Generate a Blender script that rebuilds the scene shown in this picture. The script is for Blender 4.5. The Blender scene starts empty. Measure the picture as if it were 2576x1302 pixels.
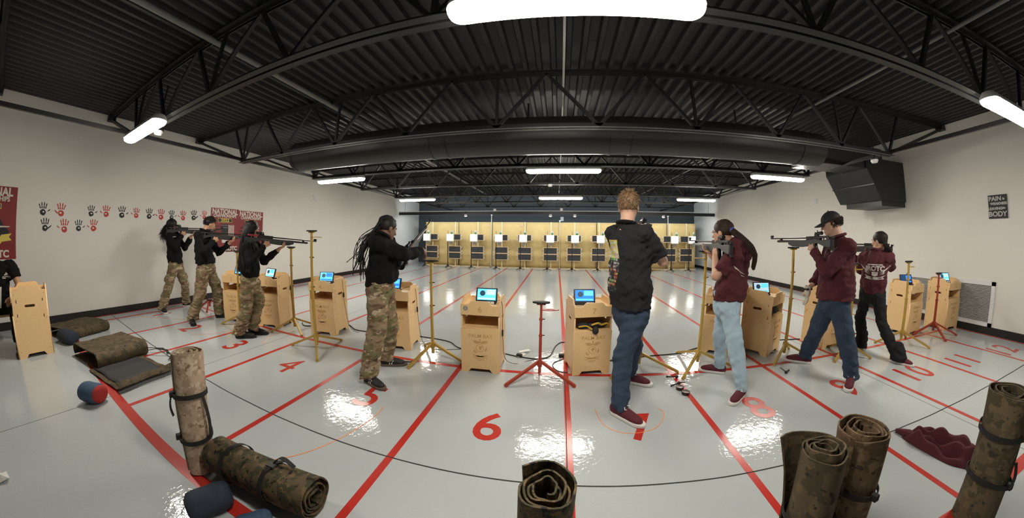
import bpy, bmesh, math, random
import numpy as np
from mathutils import Vector, Matrix
from mathutils.bvhtree import BVHTree

scene = bpy.context.scene
COL = scene.collection
PI = math.pi

# ---------------------------------------------------------------- camera
EYE = 1.5
cam_data = bpy.data.cameras.new('camera')
cam = bpy.data.objects.new('camera', cam_data)
COL.objects.link(cam)
scene.camera = cam
cam_data.type = 'PANO'
cam_data.panorama_type = 'FISHEYE_LENS_POLYNOMIAL'     # wide stitched phone shot: close to a stereographic lens
cam_data.sensor_fit = 'HORIZONTAL'
cam_data.sensor_width = 36.0
cam_data.sensor_height = 36.0 * 1302 / 2576
cam_data.fisheye_fov = math.radians(359)
_f, _A = 720.5, 1.987
_r = np.linspace(0, 2.15, 400)
_K = np.linalg.lstsq(np.stack([_r, _r**2, _r**3, _r**4], 1), _A * np.arctan(_r / _A), rcond=None)[0]
_s = (2576 / 36.0) / _f
cam_data.fisheye_polynomial_k0 = 0.0
cam_data.fisheye_polynomial_k1 = -float(_K[0] * _s)
cam_data.fisheye_polynomial_k2 = -float(_K[1] * _s**2)
cam_data.fisheye_polynomial_k3 = -float(_K[2] * _s**3)
cam_data.fisheye_polynomial_k4 = -float(_K[3] * _s**4)
cam_data.shift_x = -(1298.2 - 1288) / 2576
cam_data.shift_y = (580.7 - 651) / 1302
cam_data.clip_start = 0.02
cam_data.clip_end = 200
cam.matrix_world = (Matrix.Translation((0, 0, EYE)) @ Matrix.Rotation(0.1410, 4, 'Z') @ Matrix.Rotation(-0.0110, 4, 'Y')
                    @ Matrix.Rotation(0.0151, 4, 'X') @ Matrix.Rotation(PI / 2, 4, 'X'))

# ---------------------------------------------------------------- world, exposure
world = bpy.data.worlds.new('world')
scene.world = world
world.use_nodes = True
world.node_tree.nodes['Background'].inputs[0].default_value = (0.5, 0.5, 0.5, 1)
world.node_tree.nodes['Background'].inputs[1].default_value = 0.0
vs = scene.view_settings
vs.view_transform = 'Standard'
vs.look = 'None'
vs.exposure = 0.0
vs.gamma = 1.0
vs.use_curve_mapping = False
LAMP = 88.0          # radiance of the ceiling lamp lenses

# ---------------------------------------------------------------- materials
MATS = {}
def mat(name, col, rough=0.6, metal=0.0, var=0.0, scale=30.0, bump=0.0, bscale=None, emit=None, strength=0.0, spec=0.5, coat=0.0, alpha=None, sheen=0.0):
    if name in MATS: return MATS[name]
    m = bpy.data.materials.new(name); m.use_nodes = True
    nt = m.node_tree; b = nt.nodes['Principled BSDF']
    b.inputs['Base Color'].default_value = (*col, 1)
    b.inputs['Roughness'].default_value = rough
    b.inputs['Metallic'].default_value = metal
    b.inputs['Specular IOR Level'].default_value = spec
    b.inputs['Coat Weight'].default_value = coat
    if sheen: b.inputs['Sheen Weight'].default_value = sheen
    if var or bump:
        tc = nt.nodes.new('ShaderNodeTexCoord')
        nz = nt.nodes.new('ShaderNodeTexNoise'); nz.inputs['Scale'].default_value = scale; nz.inputs['Detail'].default_value = 4
        nt.links.new(tc.outputs['Object'], nz.inputs['Vector'])
        if var:
            mx = nt.nodes.new('ShaderNodeMix'); mx.data_type = 'RGBA'
            mx.inputs['A'].default_value = (*[c * (1 - var) for c in col], 1)
            mx.inputs['B'].default_value = (*[min(1, c * (1 + var)) for c in col], 1)
            nt.links.new(nz.outputs['Fac'], mx.inputs['Factor']); nt.links.new(mx.outputs['Result'], b.inputs['Base Color'])
        if bump:
            n2 = nt.nodes.new('ShaderNodeTexNoise'); n2.inputs['Scale'].default_value = bscale or scale; n2.inputs['Detail'].default_value = 3
            nt.links.new(tc.outputs['Object'], n2.inputs['Vector'])
            bp = nt.nodes.new('ShaderNodeBump'); bp.inputs['Strength'].default_value = bump; bp.inputs['Distance'].default_value = 0.01
            nt.links.new(n2.outputs['Fac'], bp.inputs['Height']); nt.links.new(bp.outputs['Normal'], b.inputs['Normal'])
    if emit:
        b.inputs['Emission Color'].default_value = (*emit, 1)
        b.inputs['Emission Strength'].default_value = strength
    MATS[name] = m
    return m

def camo(name, cols, scale=9.0, stretch=(1, 1, 1), rough=0.85, seed=0.0):
    m = bpy.data.materials.new(name); m.use_nodes = True
    nt = m.node_tree; b = nt.nodes['Principled BSDF']; b.inputs['Roughness'].default_value = rough
    b.inputs['Specular IOR Level'].default_value = 0.25
    tc = nt.nodes.new('ShaderNodeTexCoord'); mp = nt.nodes.new('ShaderNodeMapping')
    mp.inputs['Scale'].default_value = stretch; mp.inputs['Location'].default_value = (seed, seed * 2, seed * 3)
    nt.links.new(tc.outputs['Object'], mp.inputs['Vector'])
    last = None
    for i, (c, t) in enumerate(cols):
        if last is None:
            last = nt.nodes.new('ShaderNodeRGB'); last.outputs[0].default_value = (*c, 1); out = last.outputs[0]; continue
        nz = nt.nodes.new('ShaderNodeTexNoise'); nz.noise_dimensions = '4D'
        nz.inputs['Scale'].default_value = scale * (1 + 0.28 * i); nz.inputs['W'].default_value = i * 7.3 + seed
        nz.inputs['Detail'].default_value = 2.5; nz.inputs['Roughness'].default_value = 0.6
        nt.links.new(mp.outputs['Vector'], nz.inputs['Vector'])
        th = nt.nodes.new('ShaderNodeMath'); th.operation = 'GREATER_THAN'; th.inputs[1].default_value = t
        nt.links.new(nz.outputs['Fac'], th.inputs[0])
        mx = nt.nodes.new('ShaderNodeMix'); mx.data_type = 'RGBA'; mx.inputs['B'].default_value = (*c, 1)
        nt.links.new(th.outputs[0], mx.inputs['Factor']); nt.links.new(out, mx.inputs['A']); out = mx.outputs['Result']
    nt.links.new(out, b.inputs['Base Color'])
    MATS[name] = m
    return m

def wood(name, col, rough=0.45, grain=0.12, axis=2):
    m = bpy.data.materials.new(name); m.use_nodes = True
    nt = m.node_tree; b = nt.nodes['Principled BSDF']; b.inputs['Roughness'].default_value = rough
    tc = nt.nodes.new('ShaderNodeTexCoord'); mp = nt.nodes.new('ShaderNodeMapping')
    sc = [14.0, 14.0, 14.0]; sc[axis] = 1.2
    mp.inputs['Scale'].default_value = sc
    nt.links.new(tc.outputs['Object'], mp.inputs['Vector'])
    nz = nt.nodes.new('ShaderNodeTexNoise'); nz.inputs['Scale'].default_value = 3.0; nz.inputs['Detail'].default_value = 6
    nt.links.new(mp.outputs['Vector'], nz.inputs['Vector'])
    mx = nt.nodes.new('ShaderNodeMix'); mx.data_type = 'RGBA'
    mx.inputs['A'].default_value = (*[c * (1 - grain) for c in col], 1); mx.inputs['B'].default_value = (*[min(1, c * (1 + grain)) for c in col], 1)
    nt.links.new(nz.outputs['Fac'], mx.inputs['Factor']); nt.links.new(mx.outputs['Result'], b.inputs['Base Color'])
    MATS[name] = m
    return m

# ---------------------------------------------------------------- object helpers
def tag(o, label=None, cat=None, group=None, kind=None):
    if label: o['label'] = label
    if cat: o['category'] = cat
    if group: o['group'] = group
    if kind: o['kind'] = kind
    return o

def thing(name, label, cat, loc=(0, 0, 0), rz=0.0, group=None):
    o = bpy.data.objects.new(name, None); COL.objects.link(o)
    o.empty_display_size = 0.1
    o.location = loc; o.rotation_euler = (0, 0, rz)
    return tag(o, label, cat, group)

def link(name, me, parent=None, loc=(0, 0, 0), rot=(0, 0, 0)):
    o = bpy.data.objects.new(name, me); COL.objects.link(o)
    o.location = loc; o.rotation_euler = rot
    if parent is not None: o.parent = parent
    return o

def copy_tree(o, parent=None):
    c = o.copy(); COL.objects.link(c); c.parent = parent
    for ch in list(o.children): copy_tree(ch, c)
    return c

class MB:
    """collects shapes for ONE mesh"""
    def __init__(s): s.v = []; s.f = []
    def add(s, vs, fs):
        n = len(s.v); s.v.extend([tuple(p) for p in vs]); s.f.extend([tuple(i + n for i in f) for f in fs]); return s
    def box(s, c, d, rot=None, bev=0.0):
        x, y, z = d[0] / 2, d[1] / 2, d[2] / 2
        if bev <= 0:
            P = [(-x, -y, -z), (x, -y, -z), (x, y, -z), (-x, y, -z), (-x, -y, z), (x, -y, z), (x, y, z), (-x, y, z)]
            F = [(0, 3, 2, 1), (4, 5, 6, 7), (0, 1, 5, 4), (1, 2, 6, 5), (2, 3, 7, 6), (3, 0, 4, 7)]
        else:
            bm = bmesh.new(); bmesh.ops.create_cube(bm, size=1)
            for v in bm.verts: v.co = (v.co.x * d[0], v.co.y * d[1], v.co.z * d[2])
            bmesh.ops.bevel(bm, geom=bm.edges[:], offset=bev, segments=2, affect='EDGES', profile=0.5)
            bm.verts.index_update(); P = [tuple(v.co) for v in bm.verts]; F = [tuple(v.index for v in f.verts) for f in bm.faces]; bm.free()
        M = rot if rot is not None else Matrix.Identity(3)
        return s.add([Vector(c) + M @ Vector(p) for p in P], F)
    def bar(s, a, b, w, h=None, roll=0.0):
        """square bar from a to b"""
        a, b = Vector(a), Vector(b); h = h or w
        R = (b - a).to_track_quat('Y', 'Z').to_matrix() @ Matrix.Rotation(roll, 3, 'Y')
        return s.box((a + b) / 2, (w, (b - a).length, h), R)
    def cyl(s, a, b, r0, r1=None, n=16, caps=True):
        a, b = Vector(a), Vector(b); r1 = r0 if r1 is None else r1
        R = (b - a).to_track_quat('Z', 'Y').to_matrix()
        P = []
        for c, r in ((a, r0), (b, r1)):
            for i in range(n): P.append(c + R @ Vector((r * math.cos(2 * PI * i / n), r * math.sin(2 * PI * i / n), 0)))
        F = [(i, (i + 1) % n, n + (i + 1) % n, n + i) for i in range(n)]
        if caps: F += [tuple(range(n - 1, -1, -1)), tuple(range(n, 2 * n))]
        return s.add(P, F)
    def tube(s, pts, r, n=8, caps=True):
        pts = [Vector(p) for p in pts]; P = []; m = len(pts)
        rs = r if isinstance(r, (list, tuple)) else [r] * m
        for i, p in enumerate(pts):
            t = (pts[min(i + 1, m - 1)] - pts[max(i - 1, 0)]).normalized()
            up = Vector((0, 0, 1)) if abs(t.z) < 0.95 else Vector((1, 0, 0))
            x = t.cross(up).normalized(); y = x.cross(t)
            for k in range(n): P.append(p + (x * math.cos(2 * PI * k / n) + y * math.sin(2 * PI * k / n)) * rs[i])
        F = [(i * n + k, i * n + (k + 1) % n, (i + 1) * n + (k + 1) % n, (i + 1) * n + k) for i in range(m - 1) for k in range(n)]
        if caps: F += [tuple(range(n - 1, -1, -1)), tuple(range((m - 1) * n, m * n))]
        return s.add(P, F)
    def lathe(s, prof, n=20, c=(0, 0, 0)):
        P = [(c[0] + r * math.cos(2 * PI * k / n), c[1] + r * math.sin(2 * PI * k / n), c[2] + z) for r, z in prof for k in range(n)]
        m = len(prof)
        F = [(i * n + k, i * n + (k + 1) % n, (i + 1) * n + (k + 1) % n, (i + 1) * n + k) for i in range(m - 1) for k in range(n)]
        F += [tuple(range(n - 1, -1, -1)), tuple(range((m - 1) * n, m * n))]
        return s.add(P, F)
    def ell(s, c, r, n=14, m=9, rot=None):
        P = []; F = []
        M = rot if rot is not None else Matrix.Identity(3)
        for j in range(m + 1):
            ph = PI * j / m
            for k in range(n):
                P.append(Vector(c) + M @ Vector((r[0] * math.sin(ph) * math.cos(2 * PI * k / n), r[1] * math.sin(ph) * math.sin(2 * PI * k / n), r[2] * math.cos(ph))))
        for j in range(m):
            for k in range(n): F.append((j * n + k, (j + 1) * n + k, (j + 1) * n + (k + 1) % n, j * n + (k + 1) % n))
        return s.add(P, F)
    def ribbon(s, pts, w, side, th=0.003):
        """strap: strip along pts of width w along vector side(s)"""
        P = []; m = len(pts)
        for i, p in enumerate(pts):
            sd = Vector(side[i] if isinstance(side, list) else side).normalized() * (w / 2)
            p = Vector(p); t = (Vector(pts[min(i + 1, m - 1)]) - Vector(pts[max(i - 1, 0)])).normalized(); nn = t.cross(sd).normalized() * th / 2
            P += [p - sd - nn, p + sd - nn, p + sd + nn, p - sd + nn]
        F = [(4 * i + a, 4 * i + (a + 1) % 4, 4 * i + 4 + (a + 1) % 4, 4 * i + 4 + a) for i in range(m - 1) for a in range(4)]
        F += [(3, 2, 1, 0), (4 * m - 4, 4 * m - 3, 4 * m - 2, 4 * m - 1)]
        return s.add(P, F)
    def mesh(s, name, m, smooth=False, angle=None):
        me = bpy.data.meshes.new(name); me.from_pydata(s.v, [], s.f); me.validate(); me.update()
        if m is not None: me.materials.append(m)
        if smooth:
            me.polygons.foreach_set('use_smooth', [True] * len(me.polygons))
            if angle: me.set_sharp_from_angle(angle=math.radians(angle))
        return me
    def build(s, name, m, parent=None, smooth=False, angle=None, loc=(0, 0, 0), rot=(0, 0, 0)):
        return link(name, s.mesh(name, m, smooth, angle), parent, loc, rot)

def poly_mesh(name, outer, holes, th, m, bevel=0.0, extra=()):
    """flat outline with holes in XY, thickness th around z=0"""
    cu = bpy.data.curves.new('tmp', 'CURVE'); cu.dimensions = '2D'; cu.fill_mode = 'BOTH'
    cu.extrude = max(0.0001, th / 2 - bevel); cu.bevel_depth = bevel; cu.bevel_resolution = 1
    for ring in [outer] + list(holes) + list(extra):
        sp = cu.splines.new('POLY'); sp.points.add(len(ring) - 1)
        for p, q in zip(sp.points, ring): p.co = (q[0], q[1], 0, 1)
        sp.use_cyclic_u = True
    o = bpy.data.objects.new('tmp', cu)
    me = bpy.data.meshes.new_from_object(o)
    me.name = name
    bpy.data.objects.remove(o); bpy.data.curves.remove(cu)
    me.materials.clear(); me.materials.append(m)
    return me

def text_mesh(body, size, th, m, align='CENTER', fat=0.0, sx=1.0, res=4, spacing=1.0):
    cu = bpy.data.curves.new('tmp', 'FONT'); cu.body = body; cu.size = size; cu.extrude = th / 2; cu.offset = fat
    cu.align_x = align; cu.align_y = 'CENTER'; cu.resolution_u = res; cu.space_character = spacing; cu.space_line = 0.9
    o = bpy.data.objects.new('tmp', cu)
    me = bpy.data.meshes.new_from_object(o); me.name = 'text'
    bpy.data.objects.remove(o); bpy.data.curves.remove(cu)
    if sx != 1.0:
        for v in me.vertices: v.co.x *= sx
    me.materials.clear(); me.materials.append(m)
    return me

def arc(cx, cy, r, a0, a1, n=8, ry=None):
    ry = ry or r
    return [(cx + r * math.cos(a0 + (a1 - a0) * i / n), cy + ry * math.sin(a0 + (a1 - a0) * i / n)) for i in range(n + 1)]

def slot(cx, cy, w, h, n=6):
    r = h / 2
    return arc(cx + w / 2 - r, cy, r, -PI / 2, PI / 2, n) + arc(cx - w / 2 + r, cy, r, PI / 2, 3 * PI / 2, n)

def ordn(i): return ['first', 'second', 'third', 'fourth', 'fifth', 'sixth', 'seventh', 'eighth', 'ninth', 'tenth', 'eleventh', 'twelfth'][i]

# ---------------------------------------------------------------- common materials
BLACKM = mat('black_metal', (0.014, 0.014, 0.015), 0.5)
RUBBER = mat('black_rubber', (0.012, 0.012, 0.012), 0.7)
CABLE = mat('black_cable', (0.01, 0.01, 0.01), 0.5)
WHITEP = mat('white_plastic', (0.75, 0.76, 0.77), 0.4)
STEEL = mat('steel', (0.45, 0.45, 0.46), 0.3, 1.0)
PLY = wood('plywood', (0.82, 0.56, 0.28), 0.42, 0.09)
PLYD = mat('plywood_edge', (0.42, 0.25, 0.11), 0.6)
ENGR = mat('laser_engraving', (0.60, 0.36, 0.145), 0.6)
GOLD = mat('gold_paint', (0.50, 0.33, 0.07), 0.35, 0.25, var=0.15, scale=20)
REDP = mat('red_paint', (0.36, 0.045, 0.022), 0.4, var=0.15, scale=20)
LINE = mat('red_floor_paint', (0.48, 0.032, 0.022), 0.22)
# ================================================================ ROOM
XL, XR, Y0, Y1, ZC = -7.36, 7.06, -5.0, 14.2, 3.45

def floor_material():
    m = bpy.data.materials.new('epoxy_floor'); m.use_nodes = True
    nt = m.node_tree; b = nt.nodes['Principled BSDF']
    b.inputs['Roughness'].default_value = 0.07
    tc = nt.nodes.new('ShaderNodeTexCoord')
    nz = nt.nodes.new('ShaderNodeTexNoise'); nz.inputs['Scale'].default_value = 0.9; nz.inputs['Detail'].default_value = 5
    nt.links.new(tc.outputs['Object'], nz.inputs['Vector'])
    mx = nt.nodes.new('ShaderNodeMix'); mx.data_type = 'RGBA'
    mx.inputs['A'].default_value = (0.44, 0.475, 0.485, 1); mx.inputs['B'].default_value = (0.50, 0.53, 0.535, 1)
    nt.links.new(nz.outputs['Fac'], mx.inputs['Factor']); nt.links.new(mx.outputs['Result'], b.inputs['Base Color'])
    n1 = nt.nodes.new('ShaderNodeTexNoise'); n1.inputs['Scale'].default_value = 26; n1.inputs['Detail'].default_value = 3
    n2 = nt.nodes.new('ShaderNodeTexNoise'); n2.inputs['Scale'].default_value = 3.0; n2.inputs['Detail'].default_value = 2
    for n in (n1, n2): nt.links.new(tc.outputs['Object'], n.inputs['Vector'])
    ad = nt.nodes.new('ShaderNodeMath'); ad.operation = 'MULTIPLY_ADD'; ad.inputs[1].default_value = 2.2
    nt.links.new(n2.outputs['Fac'], ad.inputs[0]); nt.links.new(n1.outputs['Fac'], ad.inputs[2])
    bp = nt.nodes.new('ShaderNodeBump'); bp.inputs['Strength'].default_value = 0.16; bp.inputs['Distance'].default_value = 0.01
    nt.links.new(ad.outputs[0], bp.inputs['Height']); nt.links.new(bp.outputs['Normal'], b.inputs['Normal'])
    return m
FLOORM = floor_material()
WALLM = mat('white_wall_paint', (0.76, 0.745, 0.695), 0.65, var=0.03, scale=3, bump=0.06, bscale=60)
DARKW = mat('dark_wall_paint', (0.045, 0.055, 0.062), 0.6, var=0.1, scale=2)
DECKM = mat('black_deck_paint', (0.013, 0.0125, 0.013), 0.55)
JOISTM = mat('black_joist_paint', (0.011, 0.011, 0.012), 0.45)
DUCTM = mat('black_duct_paint', (0.026, 0.025, 0.026), 0.45)
BASEM = mat('black_baseboard', (0.012, 0.012, 0.012), 0.5)

floor = MB().box(((XL + XR) / 2, (Y0 + Y1) / 2, -0.05), (XR - XL, Y1 - Y0, 0.1)).build('floor', FLOORM); tag(floor, 'glossy light grey epoxy floor with red lane paint', kind='structure')
w = MB().box((XL - 0.06, (Y0 + Y1) / 2, ZC / 2 + 0.05), (0.12, Y1 - Y0, ZC + 0.1)).build('wall_left', WALLM); tag(w, 'white painted side wall with hand prints', kind='structure'); wall_left = w
w = MB().box((XR + 0.06, (Y0 + Y1) / 2, ZC / 2 + 0.05), (0.12, Y1 - Y0, ZC + 0.1)).build('wall_right', WALLM); tag(w, 'white painted side wall with air grille', kind='structure'); wall_right = w
w = MB().box(((XL + XR) / 2, Y1 + 0.06, ZC / 2 + 0.05), (XR - XL, 0.12, ZC + 0.1)).build('wall_back', DARKW); tag(w, 'dark grey wall behind the targets', kind='structure')
w = MB().box(((XL + XR) / 2, Y0 - 0.06, ZC / 2 + 0.05), (XR - XL, 0.12, ZC + 0.1)).build('wall_rear', WALLM); tag(w, 'white wall behind the viewer', kind='structure')
# corrugated roof deck: trapezoid ribs running down range
prof = []; per = 0.165; x = XL - 0.1
while x < XR + 0.1:
    prof += [(x, ZC), (x + 0.045, ZC), (x + 0.062, ZC + 0.045), (x + per - 0.017, ZC + 0.045)]; x += per
vv = []; ff = []
for (px, pz) in prof:
    vv += [(px, Y0 - 0.1, pz), (px, Y1 + 0.1, pz), (px, Y0 - 0.1, pz + 0.01), (px, Y1 + 0.1, pz + 0.01)]
for i in range(len(prof) - 1):
    a = 4 * i; ff += [(a, a + 1, a + 5, a + 4), (a + 2, a + 6, a + 7, a + 3)]
tag(MB().add(vv, ff).build('ceiling', DECKM), 'black corrugated steel roof deck', kind='structure')
tag(MB().box((XL + 0.009, (Y0 + 13) / 2, 0.06), (0.018, 13 - Y0, 0.12)).build('baseboard_left', BASEM), 'black rubber baseboard along left wall', kind='structure')
tag(MB().box((XR - 0.009, (Y0 + Y1) / 2, 0.06), (0.018, Y1 - Y0, 0.12)).build('baseboard_right', BASEM), 'black rubber baseboard along right wall', kind='structure')

# ---- painted lines, numbers and saw cuts of the floor (parts of the floor)
LX = [0.14 + 1.18 * k for k in range(-6, 6)]
for x in LX:
    MB().box((x, (0.62 + 12.85) / 2, 0.0008), (0.055, 12.85 - 0.62, 0.0016)).build('lane_line', LINE, floor)
MB().box((0.0, 2.95, 0.0009), (13.9, 0.055, 0.0018)).build('firing_line', LINE, floor)
MB().box((0.0, 0.62, 0.0010), (13.9, 0.085, 0.0020)).build('rear_line', LINE, floor)
MB().box((7.0, 6.9, 0.0008), (0.05, 12.6, 0.0016)).build('lane_line', LINE, floor)
MB().box((-7.31, 6.9, 0.0008), (0.05, 12.6, 0.0016)).build('lane_line', LINE, floor)
for n, x, y in zip(range(1, 13), (-6.65, -5.33, -4.03, -2.87, -1.63, -0.48, 0.71, 1.87, 3.04, 4.17, 5.24, 6.30), (2.14, 2.14, 2.19, 2.17, 2.05, 1.94, 2.02, 2.13, 2.17, 2.08, 1.97, 1.84)):
    for k, ch in enumerate(str(n)):
        link('lane_number', text_mesh(ch, 0.50, 0.0016, LINE, fat=0.0 if ch == '4' else 0.006), floor, (x + (k - (len(str(n)) - 1) / 2) * 0.29, y, 0.0009))
JNT = mat('floor_joint', (0.03, 0.028, 0.025), 0.8)
crk = [(-7.3, 1.52), (-5, 1.50), (-2.5, 1.45), (0, 1.40), (2.5, 1.42), (7.0, 1.50)]
crk = [(x, 1.42) for x in np.linspace(-7.3, 7.0, 40)]
MB().ribbon([(x, y + 0.002 * math.sin(9 * x), 0.0012) for x, y in crk], 0.009, (0, 1, 0), 0.0024).build('floor_joint', JNT, floor)
for x in (-3.72, 3.55):
    MB().box((x, 5.0, 0.0004), (0.005, 15.5, 0.0008)).build('floor_joint', JNT, floor)
MB().box((0.125, 1.9, 0.0014), (0.006, 2.3, 0.0028)).build('floor_joint', JNT, floor)
ORG = mat('orange_wax_pencil', (0.85, 0.25, 0.06), 0.5)
def pencil(pts, wd=0.007):
    out = []
    P = [Vector((p[0], p[1], 0.0012)) for p in pts]
    for i in range(len(P) - 1):
        p0, p1, p2, p3 = P[max(i - 1, 0)], P[i], P[i + 1], P[min(i + 2, len(P) - 1)]
        for t in np.linspace(0, 1, 6, endpoint=False):
            out.append(0.5 * (2 * p1 + (p2 - p0) * t + (2 * p0 - 5 * p1 + 4 * p2 - p3) * t * t + (3 * p1 - p0 - 3 * p2 + p3) * t**3))
    out.append(P[-1])
    sides = []
    for i in range(len(out)):
        t = out[min(i + 1, len(out) - 1)] - out[max(i - 1, 0)]; sides.append((-t.y, t.x, 0))
    MB().ribbon(out, wd, sides, 0.0012).build('chalk_mark', ORG, floor)
pencil([(-1.78, 0.99), (-1.61, 1.19), (-1.48, 1.46), (-1.41, 1.78), (-1.42, 1.96)])
pencil([(0.38, 2.29), (0.43, 2.06), (0.60, 1.95), (0.84, 2.01), (0.97, 2.20), (0.94, 2.29)], 0.006)
pencil([(-6.9, 1.75), (-6.5, 1.95), (-6.0, 2.3), (-5.9, 2.6)], 0.006)
pencil([(-5.0, 2.0), (-4.75, 2.25), (-4.65, 2.6)], 0.006)
pencil([(-3.75, 2.45), (-3.9, 2.6), (-3.95, 2.95)], 0.006)

# ---- roof joists
def lean(i): return ['nearest', 'second', 'third', 'fourth', 'fifth', 'sixth', 'seventh'][i]
JY = [1.28 + 1.81 * k for k in range(-1, 7)]
ZB, ZT = 2.70, 3.415
for ji, y in enumerate(JY):
    lab = 'black open web roof joist over the viewer' if ji == 0 else 'black open web steel roof joist, %s one counted from the viewer' % lean(ji - 1)
    J = thing('roof_joist', lab, 'joist', (0, y, 0), 0, 'open web roof joists')
    m = MB()
    for s in (-1, 1):
        m.box((-0.15, s * 0.032, ZT), (XR - XL - 0.1, 0.045, 0.006)); m.box((-0.15, s * 0.014, ZT - 0.025), (XR - XL - 0.1, 0.006, 0.05))
    m.build('top_chord', JOISTM, J)
    m = MB()
    for s in (-1, 1):
        m.box((-0.1, s * 0.036, ZB), (10.5, 0.05, 0.007)); m.box((-0.1, s * 0.014, ZB + 0.027), (10.5, 0.007, 0.055))
    m.build('bottom_chord', JOISTM, J)
    for s, xe, xw in ((-1, -5.3, XL + 0.05), (1, 5.1, XR - 0.05)):
        MB().bar((xe - s * 0.05, 0, ZB + 0.02), (xw, 0, ZT - 0.03), 0.045).build('end_diagonal', JOISTM, J)
        MB().box((xw - s * 0.02, 0, ZT - 0.01), (0.14, 0.13, 0.11)).build('bearing_seat', JOISTM, J)
        MB().bar((xe - s * 0.02, 0, ZB + 0.02), (xe + s * 0.42, 0, ZT - 0.02), 0.035).build('web_bar', JOISTM, J)
    xs = np.linspace(-5.3, 5.1, 10)
    for i in range(9):
        xm = (xs[i] + xs[i + 1]) / 2
        MB().bar((xs[i], 0, ZB + 0.02), (xm, 0, ZT - 0.02), 0.035).build('web_bar', JOISTM, J)
        MB().bar((xm, 0, ZT - 0.02), (xs[i + 1], 0, ZB + 0.02), 0.035).build('web_bar', JOISTM, J)
        if i % 2 == 0: MB().bar((xs[i], 0, ZB + 0.02), (xs[i], 0, ZT - 0.02), 0.03).build('web_bar', JOISTM, J)
for x, nm in ((-5.32, 'left'), (5.12, 'right')):
    tag(MB().bar((x, Y0 + 0.1, ZB + 0.06), (x, 13.9, ZB + 0.06), 0.05, 0.05).build('bridging_bar', JOISTM), 'black bridging bar tying the joist ends on the %s side' % nm, 'bar', 'bridging bars under the roof')
PIPEG = mat('grey_pipe_paint', (0.20, 0.195, 0.19), 0.5)
for x, r, lab in ((-3.2, 0.032, 'grey sprinkler pipe running down range under the left roof half'), (3.75, 0.02, 'grey conduit running down range under the right roof half'), (0.1, 0.014, 'thin pale conduit running down range along the middle of the roof')):
    m = MB().cyl((x, Y0 + 0.1, 3.36), (x, 13.9, 3.36), r, n=12)
    tag(m.build('ceiling_pipe', PIPEG if r > 0.015 else mat('pale_conduit', (0.5, 0.5, 0.5), 0.45), None, True, 40), lab, 'pipe')
    # hangers keep it under the deck
# ---- linear lamps
LENS = mat('lamp_lens', (0.9, 0.9, 0.88), 0.3, emit=(1.0, 0.93, 0.82), strength=LAMP)
HOUS = mat('lamp_housing', (0.55, 0.55, 0.53), 0.5)
def lamp_meshes():
    L, W, Hh = 1.30, 0.155, 0.062
    ring = []
    n = 18
    def outline(sc, z):
        o = []
        a, bq = L / 2, W / 2
        for i in range(n + 1): t = -PI / 2 + PI * i / n; o.append((a - bq + bq * math.cos(t) * sc, bq * math.sin(t) * sc, z))
        for i in range(n + 1): t = PI / 2 + PI * i / n; o.append((-a + bq + bq * math.cos(t) * sc, bq * math.sin(t) * sc, z))
        return o
    rows = [outline(1.0, 0.0), outline(0.98, -0.03), outline(0.85, -0.05), outline(0.5, -0.062)]
    N = len(rows[0]); V = [p for r in rows for p in r]; F = []
    for j in range(len(rows) - 1):
        for i in range(N): F.append((j * N + i, j * N + (i + 1) % N, (j + 1) * N + (i + 1) % N, (j + 1) * N + i))
    F.append(tuple((len(rows) - 1) * N + i for i in range(N)))
    F = [f[::-1] for f in F]
    lens = MB().add(V, F).mesh('lens', LENS, True)
    rows = [outline(1.05, -0.012), outline(1.05, 0.012), outline(0.7, 0.05)]
    V = [p for r in rows for p in r]; F = []
    for j in range(2):
        for i in range(N): F.append((j * N + i, j * N + (i + 1) % N, (j + 1) * N + (i + 1) % N, (j + 1) * N + i))
    F.append(tuple(2 * N + i for i in range(N)))
    hous = MB().add(V, F).mesh('housing', HOUS, True, 40)
    return lens, hous
LM = lamp_meshes()
for ri, (y, rn) in enumerate(((1.16, 'nearest row, above the lane numbers'), (4.9, 'middle row beyond the big round duct'), (8.52, 'far row closest to the targets'))):
    for x, nm in ((-4.5, 'left'), (0.12, 'middle'), (4.33, 'right')):
        t = thing('linear_lamp', 'lit %s linear ceiling lamp of the %s' % (nm, rn), 'lamp', (x, y, 2.645), 0, 'linear ceiling lamps')
        link('lens', LM[0], t); link('housing', LM[1], t)
        for s in (-1, 1): MB().box((s * 0.45, 0, 0.062), (0.05, 0.06, 0.03)).build('mount_clip', JOISTM, t)
# ---- smoke detectors
for x, y, z, lab in ((-4.75, 1.42, 2.74, 'white round detector above the nearest left lamp'), (-0.15, 6.6, 2.69, 'white round detector under the joist in mid range'), (5.0, 3.3, 2.68, 'round detector beside the end of the big duct')):
    t = thing('smoke_detector', lab, 'detector', (x, y, z))
    MB().lathe([(0.055, 0.0), (0.06, -0.02), (0.045, -0.05), (0.02, -0.055)][::-1]).build('cover', WHITEP, t, True, 50)
    MB().lathe([(0.065, 0.0), (0.065, 0.02)]).build('base', JOISTM, t)
    MB().cyl((0, 0, 0.02), (0, 0, 3.36 - z), 0.01, n=8).build('drop_conduit', JOISTM, t)
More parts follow.
